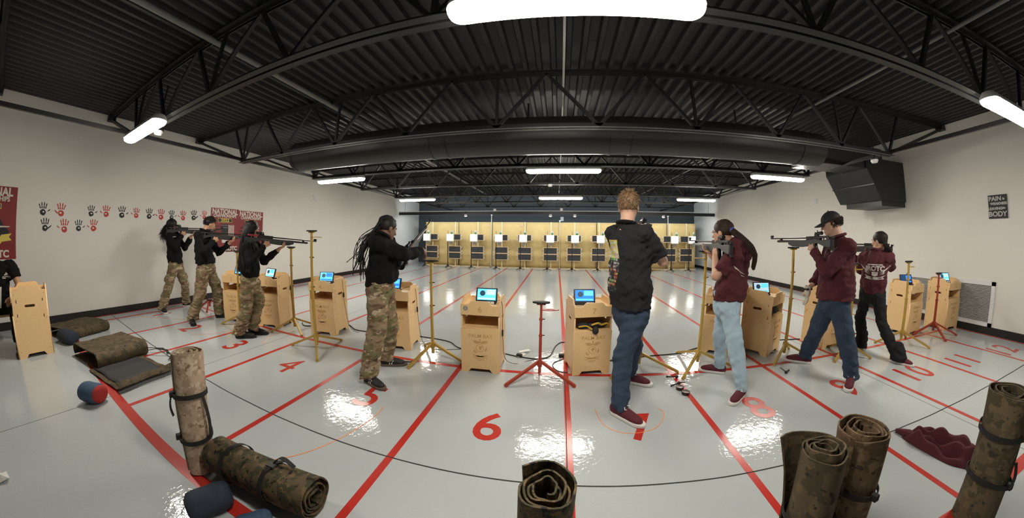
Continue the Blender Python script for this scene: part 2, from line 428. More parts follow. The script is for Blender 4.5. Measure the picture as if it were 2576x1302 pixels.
# ---- round duct with its right end box
t = thing('round_duct', 'large black round air duct spanning the room under the roof', 'duct', (0, 3.98, 2.93))
m = MB().cyl((-4.75, 0, 0), (4.4, 0, 0), 0.275, n=40); m.build('duct_pipe', DUCTM, t, True, 40)
for x in (-1.85, -1.6, 0.75, 1.05, 3.9): MB().cyl((x - 0.02, 0, 0), (x + 0.02, 0, 0), 0.284, n=40).build('seam_band', DUCTM, t, True, 40)
MB().cyl((-4.78, 0, 0), (-4.72, 0, 0), 0.284, n=40).build('end_cap', DUCTM, t, True, 40)
for x in (-3.6, -0.4, 2.8): MB().box((x, 0, 0.385), (0.03, 0.01, 0.27)).build('hanger_strap', JOISTM, t)
t = thing('wall_duct', 'black rectangular duct boot dropping along the right wall', 'duct', (0, 0, 0))
MB().box((5.35, 4.28, 2.95), (2.0, 0.54, 0.42), bev=0.01).build('branch_duct', DUCTM, t)
m = MB()
pr = [(5.75, 2.95), (5.75, 2.75), (6.15, 2.18), (7.03, 2.18), (7.03, 2.95)]
k = len(pr); m.add([(px, 3.98 + yy, pz) for yy in (0.0, 1.0) for px, pz in pr], [tuple(range(k)), tuple(range(2 * k - 1, k - 1, -1))] + [(i, i + k, (i + 1) % k + k, (i + 1) % k) for i in range(k)])
m.build('boot', JOISTM, t)
MB().box((6.6, 4.42, 2.135), (0.84, 0.84, 0.11)).build('outlet_collar', JOISTM, t)
MB().box((5.94, 4.48, 2.47), (0.02, 1.02, 0.02)).build('seam_rib', JOISTM, t)

# ---- valance with its light strip in front of the targets
t = thing('light_valance', 'long black valance with hidden light strip hung before the targets', 'valance', (0, 11.9, 2.44))
MB().box((-0.15, 0, 0), (XR - XL - 0.3, 0.05, 0.13)).build('board', JOISTM, t)
STRIP = mat('cool_light_strip', (0.9, 0.9, 0.9), 0.4, emit=(0.80, 0.92, 1.0), strength=60.0)
MB().box((-0.15, 0.055, -0.03), (XR - XL - 1.2, 0.05, 0.04)).build('light_strip', STRIP, t)
MB().box((-0.15, 0.04, 0.0), (XR - XL - 0.6, 0.03, 0.05)).build('strip_channel', JOISTM, t)
for x in (-6.9, -3.4, 0.0, 3.4, 6.6): MB().cyl((x, 0, 0.06), (x, 0, ZC - 2.45), 0.006, n=6).build('hanger_rod', JOISTM, t)
MB().cyl((-7.2, -0.04, 0.085), (6.9, -0.04, 0.085), 0.013, n=8).build('conduit', mat('bright_conduit', (0.8, 0.8, 0.8), 0.4), t, True, 40)
for x, lab in ((-3.9, 'small white spot lamp under the valance, leftmost'), (-0.25, 'small white spot lamp under the valance, left of the middle'), (0.75, 'small white spot lamp under the valance, right of the middle'), (4.5, 'small white spot lamp under the valance, rightmost')):
    s = thing('spot_lamp', lab, 'lamp', (x, 11.84, 2.39), 0, 'spot lamps on the valance')
    MB().cyl((0, 0, 0.0), (0, 0.02, -0.09), 0.05, 0.065, n=16).build('shade', WHITEP, s, True, 40)
    MB().cyl((0, 0.02, -0.088), (0, 0.022, -0.094), 0.055, n=16).build('bulb', mat('spot_bulb', (0.9, 0.9, 0.9), 0.4, emit=(1, 0.95, 0.85), strength=4.0), s)
    MB().box((0, 0.01, 0.06), (0.02, 0.02, 0.13)).build('bracket', JOISTM, s)
for x, z, lab in ((-2.6, 2.56, 'white junction box on the valance conduit, left'), (0.2, 2.58, 'white junction box on the valance conduit, middle'), (2.75, 2.58, 'white junction box on the valance conduit, right')):
    s = thing('junction_box', lab, 'box', (x, 11.82, z))
    MB().box((0, 0, 0), (0.11, 0.06, 0.11), bev=0.006).build('cover', WHITEP, s); MB().cyl((0, 0.03, 0), (0, 0.09, -0.03), 0.02, n=8).build('nipple', STEEL, s)
tag(MB().box((0.27, Y1 - 0.02, 2.33), (0.16, 0.04, 0.2), bev=0.008).build('wall_box', WHITEP), 'small white box on the dark wall above the targets', 'box')
for px, py, pz, lab in ((XL + 0.012, 6.83, 2.59, 'pale switch plate high on the left wall'), (XR - 0.012, 6.53, 2.46, 'pale switch plate high on the right wall'), (XR - 0.012, 11.9, 0.5, 'white power outlet low on the right wall')):
    s = thing('wall_plate', lab, 'plate', (px, py, pz)); sg = 1 if px < 0 else -1
    MB().box((0, 0, 0), (0.024, 0.09, 0.15), bev=0.004).build('plate', WHITEP, s)
    for dz in (-0.035, 0.035): MB().box((sg * 0.012, 0, dz), (0.006, 0.03, 0.04)).build('socket', mat('socket_grey', (0.5, 0.5, 0.5), 0.5), s)

# ---- air grille on the right wall
t = thing('air_grille', 'wide white louvred return air grille low on the right wall', 'grille', (XR, 3.14, 0.47))
GW, GH = 1.66, 0.70
m = MB()
m.box((-0.012, 0, GH / 2 - 0.03), (0.024, GW, 0.06)).box((-0.012, 0, -GH / 2 + 0.03), (0.024, GW, 0.06)).box((-0.012, GW / 2 - 0.03, 0), (0.024, 0.06, GH)).box((-0.012, -GW / 2 + 0.03, 0), (0.024, 0.06, GH))
m.build('frame', WHITEP, t)
MB().box((-0.003, 0, 0), (0.004, GW - 0.1, GH - 0.1)).build('back_pan', mat('grille_dark', (0.12, 0.12, 0.11), 0.7), t)
for i in range(28):
    z = -GH / 2 + 0.065 + i * (GH - 0.13) / 27
    MB().box((-0.012, 0, z), (0.02, GW - 0.11, 0.004), Matrix.Rotation(0.6, 3, 'Y')).build('slat', WHITEP, t)

# ---- posters and sign
PRED = mat('poster_red', (0.23, 0.020, 0.022), 0.45, var=0.25, scale=5)
PDRED = mat('poster_dark_red', (0.11, 0.012, 0.016), 0.5)
PWHT = mat('poster_white', (0.72, 0.66, 0.60), 0.5)
PYEL = mat('poster_yellow', (0.75, 0.62, 0.12), 0.5)
PBLK = mat('poster_black', (0.015, 0.015, 0.018), 0.5)
def flat(me, parent, name, x, y, z=0.004): return link(name, me, parent, (x, y, z))
def rect(w, h, m, th=0.002): return poly_mesh('rect', [(-w / 2, -h / 2), (w / 2, -h / 2), (w / 2, h / 2), (-w / 2, h / 2)], [], th, m)
def poster(y, z, w, h, lab, year, style):
    t = thing('poster', lab, 'poster', (XL + 0.006, y, z), 0, 'red championship posters')
    t.rotation_euler = (PI / 2, 0, PI / 2)
    flat(rect(w, h, PRED, 0.006), t, 'sheet', 0, 0, 0)
    flat(text_mesh('NATIONAL', 0.165, 0.003, PWHT, fat=0.006, sx=0.80), t, 'headline', 0, h * 0.42)
    flat(text_mesh('CHAMPIONSHIPS', 0.098, 0.003, PWHT, fat=0.003, sx=0.79), t, 'headline', 0, h * 0.325)
    if style == 'flag':
        flat(rect(0.36, 0.095, PYEL), t, 'year_badge', 0, h * 0.225, 0.0035); flat(rect(0.345, 0.08, PBLK), t, 'year_field', 0, h * 0.225, 0.0050)
        flat(text_mesh(year, 0.095, 0.003, PYEL, fat=0.003, spacing=1.15), t, 'year', 0, h * 0.225, 0.007)
        flat(rect(0.17, 0.32, PBLK), t, 'flag_canton', -0.005, -0.02)
        for i in range(5): flat(rect(0.018, 0.30, PWHT), t, 'flag_stripe', 0.105 + i * 0.032, -0.03)
        for i in range(3): flat(rect(0.05, 0.1, PWHT), t, 'flag_stripe', -0.05 + i * 0.05, -0.24)
        for i in range(8):
            flat(poly_mesh('star', [(0.012 * (1 if k % 2 == 0 else 0.45) * math.sin(k * PI / 5), 0.012 * (1 if k % 2 == 0 else 0.45) * math.cos(k * PI / 5)) for k in range(10)], [], 0.002, PWHT), t, 'star', -0.065 + 0.04 * (i % 4), 0.11 - 0.05 * (i // 4), 0.006)
        for i, yy in enumerate((0.08, 0.0, -0.08, -0.16)):
            flat(poly_mesh('rifle_print', [(-0.14, -0.01), (-0.10, -0.012), (-0.05, -0.004), (0.14, 0.0), (0.14, 0.008), (-0.02, 0.014), (-0.06, 0.02), (-0.12, 0.014)], [], 0.002, PBLK), t, 'rifle_print', -0.20 if i % 2 else -0.19, yy, 0.006)
        flat(rect(w, 0.09, PDRED), t, 'foot_band', 0, -h * 0.455, 0.0035)
        flat(text_mesh('JROTC', 0.13, 0.003, PWHT, fat=0.006, sx=0.86), t, 'footline', 0.16, -h * 0.43, 0.006)
    else:
        flat(rect(0.40, 0.08, PYEL), t, 'year_badge', -0.02, h * 0.225, 0.0035); flat(rect(0.38, 0.065, PBLK), t, 'year_field', -0.02, h * 0.225, 0.0050)
        flat(poly_mesh('marksman_print', [(-0.2, -0.22), (0.22, -0.20), (0.26, -0.12), (0.18, -0.05), (0.14, 0.02), (0.10, 0.08), (0.02, 0.12), (-0.06, 0.08), (-0.08, 0.0), (-0.2, -0.06)], [], 0.002, PBLK), t, 'marksman_print', 0.05, 0.0)
        flat(poly_mesh('rifle_print', [(-0.2, -0.02), (0.25, 0.0), (0.25, 0.012), (0.05, 0.02), (-0.05, 0.035), (-0.2, 0.02)], [], 0.002, PWHT), t, 'rifle_print', 0.06, -0.06, 0.006)
        flat(poly_mesh('ribbon_print', [(-0.33, -0.06), (0.18, -0.06), (0.2, -0.03), (0.34, -0.01), (0.30, 0.04), (0.34, 0.09), (0.19, 0.07), (0.18, 0.05), (-0.33, 0.05)], [], 0.002, PYEL), t, 'ribbon_print', 0, -0.24, 0.0062)
        flat(rect(0.42, 0.075, PBLK), t, 'ribbon_field', -0.06, -0.245, 0.0075)
        flat(text_mesh('RIFLE', 0.085, 0.003, PWHT, fat=0.003), t, 'ribbon_text', 0.03, -0.245, 0.0095)
        flat(text_mesh('JROTC', 0.14, 0.003, PWHT, fat=0.006, sx=0.86), t, 'footline', 0.12, -h * 0.43, 0.006)
    return t
poster(-0.42, 1.55, 0.80, 1.04, 'red championship poster at the left edge above the seated person', '', 'rifle')
poster(3.92, 1.52, 0.72, 1.0, 'red poster reading NATIONAL CHAMPIONSHIPS 2022, left one of the pair', '2022', 'flag')
poster(4.64, 1.50, 0.72, 1.0, 'red poster reading NATIONAL CHAMPIONSHIPS, right one of the pair, half hidden by long hair', '2022', 'flag')
t = thing('motto_sign', 'small black sign reading PAIN is WEAKNESS LEAVING the BODY on right wall', 'sign', (XR - 0.012, 2.29, 1.97))
t.rotation_euler = (PI / 2, 0, -PI / 2)
flat(rect(0.30, 0.36, mat('sign_black', (0.02, 0.022, 0.02), 0.5), 0.012), t, 'board', 0, 0, 0)
SGN = mat('sign_lettering', (0.55, 0.55, 0.52), 0.5)
for s, sz, dx, dy in (('PAIN', 0.092, -0.04, 0.12), ('is', 0.05, 0.095, 0.115), ('WEAKNESS', 0.052, 0.015, 0.045), ('LEAVING', 0.056, -0.04, -0.03), ('the', 0.035, 0.095, -0.025), ('BODY', 0.105, -0.005, -0.115)):
    flat(text_mesh(s, sz, 0.003, SGN, fat=0.0025), t, 'lettering', dx, dy, 0.008)

# ---- painted hand prints (marks of the left wall)
HBLK = mat('black_hand_paint', (0.018, 0.020, 0.020), 0.6, var=0.4, scale=40)
HRED = mat('red_hand_paint', (0.50, 0.055, 0.04), 0.6, var=0.4, scale=40)
def hand_print(col, mirror, rnd, tight):
    m = []
    rr = random.Random(rnd)
    pc = (0.0, -0.045)
    outer = [(pc[0] + 0.040 * math.cos(a) * (1 + 0.10 * rr.uniform(-1, 1)), pc[1] + 0.043 * math.sin(a) * (1 + 0.10 * rr.uniform(-1, 1))) for a in np.linspace(0, 2 * PI, 18, endpoint=False)]
    hole = [(pc[0] + 0.006 + 0.014 * math.cos(a) * (1 + 0.3 * rr.uniform(-1, 1)), pc[1] + 0.006 + 0.012 * math.sin(a)) for a in np.linspace(0, 2 * PI, 9, endpoint=False)]
    rings = []
    for fx, ang, ln in ((-0.032, 0.36, 0.052), (-0.012, 0.10, 0.066), (0.011, -0.06, 0.068), (0.032, -0.24, 0.058)):
        b = (fx * 1.05, 0.006); d = (-math.sin(ang), math.cos(ang)); n = (d[1], -d[0])
        for s0, s1, wd in ((0.0, 0.42, 0.0085), (0.5, 1.0, 0.0082)):
            a0 = (b[0] + d[0] * ln * s0 * 1.25, b[1] + d[1] * ln * s0 * 1.25); a1 = (b[0] + d[0] * ln * s1 * 1.25, b[1] + d[1] * ln * s1 * 1.25)
            rings.append([(a0[0] - n[0] * wd, a0[1] - n[1] * wd), (a0[0] + n[0] * wd, a0[1] + n[1] * wd), (a1[0] + n[0] * wd * 0.8, a1[1] + n[1] * wd * 0.8), (a1[0] + d[0] * 0.005, a1[1] + d[1] * 0.005), (a1[0] - n[0] * wd * 0.8, a1[1] - n[1] * wd * 0.8)])
    th = [(0.042, -0.060), (0.075, -0.030), (0.088, -0.010), (0.082, -0.002), (0.064, -0.018), (0.040, -0.038)]
    if not tight: th = [(x + 0.012, y + 0.006) for x, y in th[1:]]
    rings.append(th)
    f = -1 if mirror else 1
    fx = lambda R: [(p[0] * f, p[1]) for p in R][::f]
    return poly_mesh('hand_print', fx(outer), [fx(hole)], 0.0016, col, extra=[fx(R) for R in rings])
HP = [(0.37, 1.78), (0.65, 1.78), (1.14, 1.79), (1.40, 1.80), (1.68, 1.80), (1.95, 1.80), (2.20, 1.80), (2.44, 1.80), (2.66, 1.80), (2.91, 1.80), (3.15, 1.82), (3.40, 1.84), (0.41, 1.54), (0.71, 1.53), (0.94, 1.54), (1.19, 1.55)]
for i, (hy, hz) in enumerate(HP):
    red = i % 2 == 1
    o = link('hand_print', hand_print(HRED if red else HBLK, red, i, i in (1, 10, 12)), wall_left, (XL + 0.0009, hy, hz), (PI / 2, 0, PI / 2))
    s = 1.12 + 0.08 * math.sin(i * 2.1); o.scale = (s, s, 1); o['label'] = 'red painted hand print' if red else 'black painted hand print'

# ---- tan backstop curtains
CURT = mat('tan_canvas', (0.60, 0.425, 0.172), 0.85, var=0.10, scale=4, bump=0.15, bscale=12)
CX = [-6.38, -4.63, -3.0, -1.4, 0.15, 1.83, 3.46, 5.14, 6.58]
for i in range(8):
    a, b = CX[i] + 0.012, CX[i + 1] - 0.012; rr = random.Random(i)
    nx, nz = 34, 10; ph = rr.uniform(0, 6)
    V = []; F = []
    for j in range(nz + 1):
        z = 0.04 + 2.05 * j / nz
        for k in range(nx + 1):
            x = a + (b - a) * k / nx; q = k / nx
            dy = 0.018 * math.sin(q * 11 + ph + 0.4 * j / nz) * (1.15 - j / nz) + 0.010 * math.sin(q * 27 + ph * 2 + j * 0.3)
            edge = 0.03 * math.exp(-(min(q, 1 - q) / 0.05)**2)
            V.append((x, dy + edge, z))
    for j in range(nz):
        for k in range(nx): F.append((j * (nx + 1) + k, j * (nx + 1) + k + 1, (j + 1) * (nx + 1) + k + 1, (j + 1) * (nx + 1) + k))
    t = thing('backstop_curtain', 'tan canvas backstop curtain, %s panel from the left' % ordn(i), 'curtain', (0, 13.05, 0), 0, 'tan backstop curtains')
    o = MB().add(V, F).build('canvas', CURT, t, True); md = o.modifiers.new('thick', 'SOLIDIFY'); md.thickness = 0.006
    MB().cyl((a, 0.03, 2.09), (b, 0.03, 2.09), 0.018, n=8).build('top_rail', mat('curtain_rail', (0.55, 0.42, 0.22), 0.6), t, True, 40)
    MB().box((b - 0.18, -0.035, 1.94), (0.16, 0.004, 0.05)).build('name_tag', mat('pink_label', (0.62, 0.42, 0.30), 0.6), t)
    MB().box(((a + b) / 2, -0.06, 0.02), (b - a, 0.05, 0.04)).build('sill_board', mat('pale_wood', (0.62, 0.50, 0.30), 0.6), t)
for x, lab in ((-3.0, 'tall white pole between the second and third curtain'), (0.15, 'white pole beside the middle lane line at the curtains'), (5.14, 'tall white pole between the seventh and eighth curtain')):
    s = thing('curtain_pole', lab, 'pole', (x, 12.97, 0)); hgt = 2.42 if x != 0.15 else 2.15
    MB().cyl((0, 0, 0.02), (0, 0, hgt), 0.016, n=10).build('tube', mat('cream_pvc', (0.66, 0.62, 0.48), 0.5), s, True, 40)
    MB().box((0, 0, hgt + 0.02), (0.07, 0.03, 0.05)).build('cap', WHITEP, s); MB().lathe([(0.06, 0), (0.06, 0.02)]).build('foot', BLACKM, s)

# ---- bullet traps and electronic targets, one of each per lane
TX = [-5.89, -4.73, -3.62, -2.49, -1.42, -0.26, 0.79, 1.88, 3.02, 4.17, 5.14, 5.96]
PALE = mat('pale_wood', (0.62, 0.50, 0.30), 0.6)
LOUV = mat('dark_louvre', (0.055, 0.055, 0.055), 0.5)
FRAMEW = mat('frame_wood', (0.55, 0.38, 0.22), 0.6)
def frame_panel(t, z, hh):
    W = 0.60
    for dz in (-hh / 2, hh / 2): MB().box((0, -0.02, z + dz), (W + 0.05, 0.05, 0.03)).build('frame_rail', FRAMEW, t)
    for dx in (-W / 2, W / 2): MB().box((dx, -0.02, z), (0.03, 0.05, hh)).build('frame_stile', FRAMEW, t)
    MB().box((0, 0.0, z), (W, 0.01, hh)).build('back_plate', LOUV, t)
    for k in range(5): MB().box((0, -0.025, z - hh / 2 + (k + 0.5) * hh / 5), (W - 0.03, 0.03, 0.006), Matrix.Rotation(0.7, 3, 'X')).build('louvre', LOUV, t)
    for dx in (-1, 1):
        for dz in (-0.6, 0.6): MB().box((dx * (W / 2 + 0.035), -0.02, z + dz * hh / 2), (0.03, 0.03, 0.04)).build('corner_clip', mat('clip_white', (0.7, 0.66, 0.6), 0.5), t)
trap = None; tgt = None
LIT = mat('target_face_lamp_glow', (0.9, 0.9, 0.88), 0.5, emit=(1.0, 0.98, 0.93), strength=5.0)  # emission stands in for the lamp light falling on the white face
GRN = mat('green_lamp_head', (0.02, 0.22, 0.12), 0.4)
for i, x in enumerate(TX):
    lt = 'wooden bullet trap with dark louvres, %s from the left' % ordn(i); lg = 'white electronic target with lamplight glow put on its face, on black stand, %s from the left' % ordn(i)
    if trap is None:
        trap = thing('bullet_trap', lt, 'bullet trap', (x, 12.80, 0), 0, 'bullet traps along the backstop')
        MB().box((0.02, 0.03, 1.05), (0.045, 0.03, 2.1)).build('post', PALE, trap)
        MB().box((0.0, 0.0, 0.02), (0.5, 0.09, 0.04)).build('base_board', PALE, trap)
        for z in (1.385, 0.82, 0.52): frame_panel(trap, z, 0.28)
        tgt = thing('electronic_target', lg, 'target', (x, 12.2, 0), 0, 'electronic targets in a row')
        MB().box((0, 0, 1.36), (0.34, 0.10, 0.34), bev=0.008).build('housing', mat('target_cream', (0.75, 0.70, 0.58), 0.5), tgt)
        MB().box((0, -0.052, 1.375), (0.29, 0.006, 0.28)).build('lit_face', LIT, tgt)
        MB().box((-0.12, 0.02, 0.62), (0.03, 0.03, 1.15)).build('pole', BLACKM, tgt)
        MB().box((-0.12, 0.02, 1.58), (0.012, 0.012, 0.2)).build('rod', BLACKM, tgt)
        MB().box((0.03, 0.0, 1.13), (0.12, 0.06, 0.12)).build('cable_box', mat('grey_box', (0.25, 0.25, 0.25), 0.5), tgt)
        for a in (0.5, 2.6, 4.7): MB().bar((-0.12, 0.02, 0.09), (-0.12 + 0.2 * math.cos(a), 0.02 + 0.2 * math.sin(a), 0.012), 0.022).build('leg', BLACKM, tgt)
        MB().lathe([(0.05, 0.05), (0.05, 0.13)], c=(-0.12, 0.02, 0)).build('hub', BLACKM, tgt)
        MB().ell((0.08, -0.03, 1.575), (0.045, 0.05, 0.05)).build('lamp_head', GRN, tgt, True)
        MB().box((0.08, -0.02, 1.65), (0.075, 0.05, 0.08), bev=0.008).build('number_plate', WHITEP, tgt)
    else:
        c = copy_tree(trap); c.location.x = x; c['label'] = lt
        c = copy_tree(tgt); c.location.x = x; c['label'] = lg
for i, x in enumerate(TX):
    t_ = [o for o in COL.objects if o.name.startswith('electronic_target')][i]
    for k, ch in enumerate(str(i + 1)): link('number', text_mesh(ch, 0.06, 0.003, PBLK, fat=0.001), t_, (0.08 + (k - (len(str(i + 1)) - 1) / 2) * 0.032, -0.047, 1.65), (PI / 2, 0, 0))
# ================================================================ EQUIPMENT BOXES
BW, BD = 0.42, 0.42
def feet(w, c=0.045): return [(-w / 2, 0), (-w / 2 + 0.075, 0), (-w / 2 + 0.105, c), (w / 2 - 0.105, c), (w / 2 - 0.075, 0), (w / 2, 0)]
def smooth_step(x0, z0, x1, z1, n=5):
    return [(x0 + (x1 - x0) * i / n, z0 + (z1 - z0) * (0.5 - 0.5 * math.cos(PI * i / n))) for i in range(n + 1)]
def bump_top(w, lo, hi, a, b):
    return [(w / 2, lo)] + smooth_step(b, lo, a, hi) + smooth_step(-a, hi, -b, lo) + [(-w / 2, lo)]
side_outer = feet(BD - 0.03) + [(x, z) for x, z in bump_top(BD - 0.03, 0.775, 0.83, 0.10, 0.15)]
mort = []
for yy, zz in ((-0.15, 0.66), (0.15, 0.66), (-0.15, 0.50), (0.15, 0.47)):
    mort.append([(yy - 0.006, zz - 0.02), (yy + 0.006, zz - 0.02), (yy + 0.006, zz + 0.02), (yy - 0.006, zz + 0.02)])
SIDE = poly_mesh('side_panel', side_outer, [slot(0, 0.60, 0.12, 0.034)] + mort, 0.015, PLY, 0.0015)
FRONT = poly_mesh('front_panel', feet(BW) + [(BW / 2, 0.50), (-BW / 2, 0.50)], [], 0.015, PLY, 0.0015)
HEADP = poly_mesh('upper_panel', [(-BW / 2, 0.655), (BW / 2, 0.655)] + bump_top(BW, 0.765, 0.805, 0.085, 0.135), [], 0.015, PLY, 0.0015)
BACK = poly_mesh('back_panel', feet(BW - 0.03) + bump_top(BW - 0.03, 0.775, 0.83, 0.10, 0.15), [], 0.012, PLY, 0.0015)
SHELF = MB().box((0, 0, 0.5075), (BW - 0.032, BD - 0.03, 0.015)).mesh('shelf', PLY)
TRAY = MB().box((0, 0.0, 0.752), (BW - 0.032, BD - 0.03, 0.012)).mesh('tray', PLY)
SCREW = MB().cyl((0, 0, 0), (0.0, 0.0, 0.002), 0.006, n=8).mesh('screw', PLYD)
def emblem_mesh():
    rings = []
    ring = lambda cx, cy, r, n=20: [(cx + r * math.cos(a), cy + r * math.sin(a)) for a in np.linspace(0, 2 * PI, n, endpoint=False)]
    m = poly_mesh('emblem', ring(0, 0, 0.045), [ring(0, 0, 0.038)], 0.0012, ENGR, extra=[
        [(-0.015, 0.005), (0.0, 0.026), (0.02, 0.022), (0.026, 0.004), (0.01, -0.006), (0.014, -0.024), (0.0, -0.018), (-0.008, -0.004)],
        [(0.0, 0.058), (0.02, 0.078), (0.05, 0.088), (0.095, 0.082), (0.07, 0.072), (0.082, 0.062), (0.055, 0.06), (0.06, 0.05), (0.02, 0.05)],
        [(0.0, 0.058), (-0.02, 0.05), (-0.06, 0.05), (-0.05, 0.058), (-0.08, 0.06), (-0.065, 0.07), (-0.09, 0.082), (-0.05, 0.086), (-0.02, 0.078)],
        [(-0.008, 0.062), (0.008, 0.062), (0.006, 0.085), (0.014, 0.10), (-0.004, 0.104), (-0.008, 0.085)],
        [(-0.062, -0.05), (-0.045, -0.062), (-0.03, -0.048), (-0.06, -0.036), (-0.055, -0.015), (-0.068, -0.02), (-0.075, -0.042)],
        [(0.05, -0.03), (0.062, -0.04), (0.075, -0.015), (0.068, 0.02), (0.06, 0.0)],
        [(-0.08, -0.085), (0.08, -0.115), (0.082, -0.108), (-0.078, -0.077)],
        [(0.08, -0.085), (-0.08, -0.115), (-0.082, -0.108), (0.078, -0.077)],
        [(-0.055, -0.095), (-0.03, -0.083), (0.0, -0.09), (0.03, -0.083), (0.055, -0.095), (0.03, -0.101), (0.0, -0.107), (-0.03, -0.101)],
        [(-0.045, -0.128), (0.045, -0.128), (0.045, -0.120), (-0.045, -0.120)], [(-0.03, -0.143), (0.03, -0.143), (0.03, -0.136), (-0.03, -0.136)]])
    return m
EMBL = emblem_mesh()
SCHOOL = [text_mesh(s, 0.058, 0.0012, ENGR, fat=0.0012) for s in ('PALM', 'BAY')]
def equipment_box(n, x, y, rz, lab):
    t = thing('equipment_box', lab, 'box', (x, y, 0), rz, 'plywood lane boxes')
    for s in (-1, 1):
        link('side_panel', SIDE, t, (s * (BW / 2 - 0.008), 0, 0), (PI / 2, 0, PI / 2))
        for (yy, zz) in ((-0.17, 0.74), (0.17, 0.74), (-0.17, 0.44), (0.17, 0.44), (-0.17, 0.08), (0.17, 0.08)):
            link('screw', SCREW, t, (s * (BW / 2 - 0.0005), yy, zz), (0, s * PI / 2, 0))
    f = link('front_panel', FRONT, t, (0, -BD / 2 + 0.008, 0), (PI / 2, 0, 0))
    [link('engraved_name', SCHOOL[k], f, ((-0.055, 0.085)[k], 0.425, 0.0078)) for k in (0, 1)]; link('engraved_emblem', EMBL, f, (0, 0.29, 0.0078))
    u = link('upper_panel', HEADP, t, (0, -BD / 2 + 0.008, 0), (PI / 2, 0, 0))
    for k, ch in enumerate(str(n)): link('engraved_number', text_mesh(ch, 0.085, 0.0012, ENGR, fat=0.0015), u, ((k - (len(str(n)) - 1) / 2) * 0.046, 0.715, 0.0078))
    link('back_panel', BACK, t, (0, BD / 2 - 0.008, 0), (PI / 2, 0, 0))
    link('shelf', SHELF, t); link('tray', TRAY, t)
    return t
BOXES = {1: (-5.82, 0.10, 0.0), 2: (-5.16, 3.02, 0.30), 3: (-4.38, 3.19, 0.28), 4: (-3.34, 3.40, 0.19), 5: (-2.05, 3.38, 0.15), 6: (-0.785, 3.065, 0.02),
         7: (0.37, 3.17, 0.20), 8: (2.25, 3.56, -0.70), 9: (2.80, 3.44, 0.52), 10: (3.90, 3.38, 0.04), 11: (5.80, 3.26, 0.03), 12: (6.79, 3.08, -0.04)}
BLAB = {1: 'plywood equipment box beside the seated person at the left edge', 2: 'plywood equipment box numbered 2 behind the long haired shooter', 3: 'plywood equipment box numbered 3 right of the long haired shooter',
        4: 'plywood equipment box numbered 4 behind the tallest gold stand', 5: 'plywood equipment box behind the shooter with braids', 6: 'plywood equipment box numbered 6 with round sticker',
        7: 'plywood equipment box numbered 7 with dark gear in its cubby', 8: 'plywood equipment box half hidden behind the girl in light jeans', 9: 'plywood equipment box turned sideways right of the girl in light jeans',
        10: 'plywood equipment box behind the shooter in black cap', 11: 'plywood equipment box numbered 11 left of the wall grille', 12: 'plywood equipment box in front of the wall grille, rightmost'}
BX = {n: equipment_box(n, *BOXES[n], BLAB[n]) for n in BOXES}
# round sticker on box 6
st = MB().cyl((-0.155, -BD / 2 - 0.0005, 0.725), (-0.155, -BD / 2 - 0.002, 0.725), 0.024, n=20).build('round_sticker', mat('sticker_grey', (0.12, 0.14, 0.15), 0.5), BX[6])
MB().cyl((-0.155, -BD / 2 - 0.0019, 0.725), (-0.155, -BD / 2 - 0.0026, 0.725), 0.016, n=20).build('sticker_disc', mat('sticker_pale', (0.5, 0.5, 0.45), 0.5), st)
MB().box((-0.155, -BD / 2 - 0.0030, 0.725), (0.022, 0.0008, 0.006)).build('sticker_mark', mat('sticker_grey', (0.12, 0.14, 0.15), 0.5), st)

# ================================================================ MONITORS
BODYM = mat('monitor_black', (0.014, 0.014, 0.016), 0.35)
SCRB = mat('screen_blue', (0.02, 0.1, 0.4), 0.2, emit=(0.045, 0.30, 0.95), strength=1.0)
SCRC = mat('screen_cyan', (0.1, 0.5, 0.9), 0.2, emit=(0.13, 0.62, 1.0), strength=1.15)
SCRL = mat('screen_pale', (0.6, 0.8, 0.9), 0.2, emit=(0.55, 0.80, 0.92), strength=0.75)
SCRD = mat('screen_dark', (0.01, 0.05, 0.15), 0.2, emit=(0.02, 0.09, 0.30), strength=0.6)
UIDK = mat('screen_disc', (0.03, 0.06, 0.09), 0.3, emit=(0.03, 0.09, 0.15), strength=0.5)
def monitor(x, y, z, rz, lab, bg, panel, num=None, tilt=0.35):
    t = thing('monitor', lab, 'monitor', (x, y, z), rz, 'target monitors on the boxes')
    R = Matrix.Rotation(-tilt, 3, 'X'); c = Vector((0, 0.0, 0.085))
    MB().box(c, (0.235, 0.02, 0.155), R, bev=0.004).build('case', BODYM, t)
    MB().box((0, -0.01, 0.009), (0.225, 0.10, 0.018), bev=0.004).build('base', BODYM, t)
    MB().box(c + R @ Vector((0, 0.02, -0.02)), (0.14, 0.03, 0.09), R).build('back_hump', BODYM, t)
    s = MB().box(c + R @ Vector((0, -0.0105, 0.005)), (0.205, 0.002, 0.122), R).build('screen', bg, t)
    pl = R @ Vector((0, -0.0122, 0))
    cc = c + R @ Vector((-0.045, -0.0124, 0.018))
    MB().cyl(cc, cc + R @ Vector((0, -0.0006, 0)), 0.030, n=24).build('target_disc', UIDK, s)
    MB().box(c + R @ Vector((0.045, -0.0124, 0.030)), (0.10, 0.0008, 0.055), R).build('result_panel', panel, s)
    MB().box(c + R @ Vector((0.0, -0.0124, -0.040)), (0.19, 0.0008, 0.018), R).build('status_bar', panel, s)
    if num:
        p = MB().box((0.055, -0.062, 0.016), (0.075, 0.003, 0.028), bev=0.001).build('number_plate', WHITEP, t)
        link('plate_number', text_mesh(str(num), 0.024, 0.001, PBLK), p, (0.055, -0.0642, 0.016), (PI / 2, 0, 0))
    return t
def on_box(n, dx, dy, dr):
    x, y, r = BOXES[n]; c, s = math.cos(r), math.sin(r); return (x + dx * c - dy * s, y + dx * s + dy * c, 0.7585, r + dr)
ZT_ = 0.0
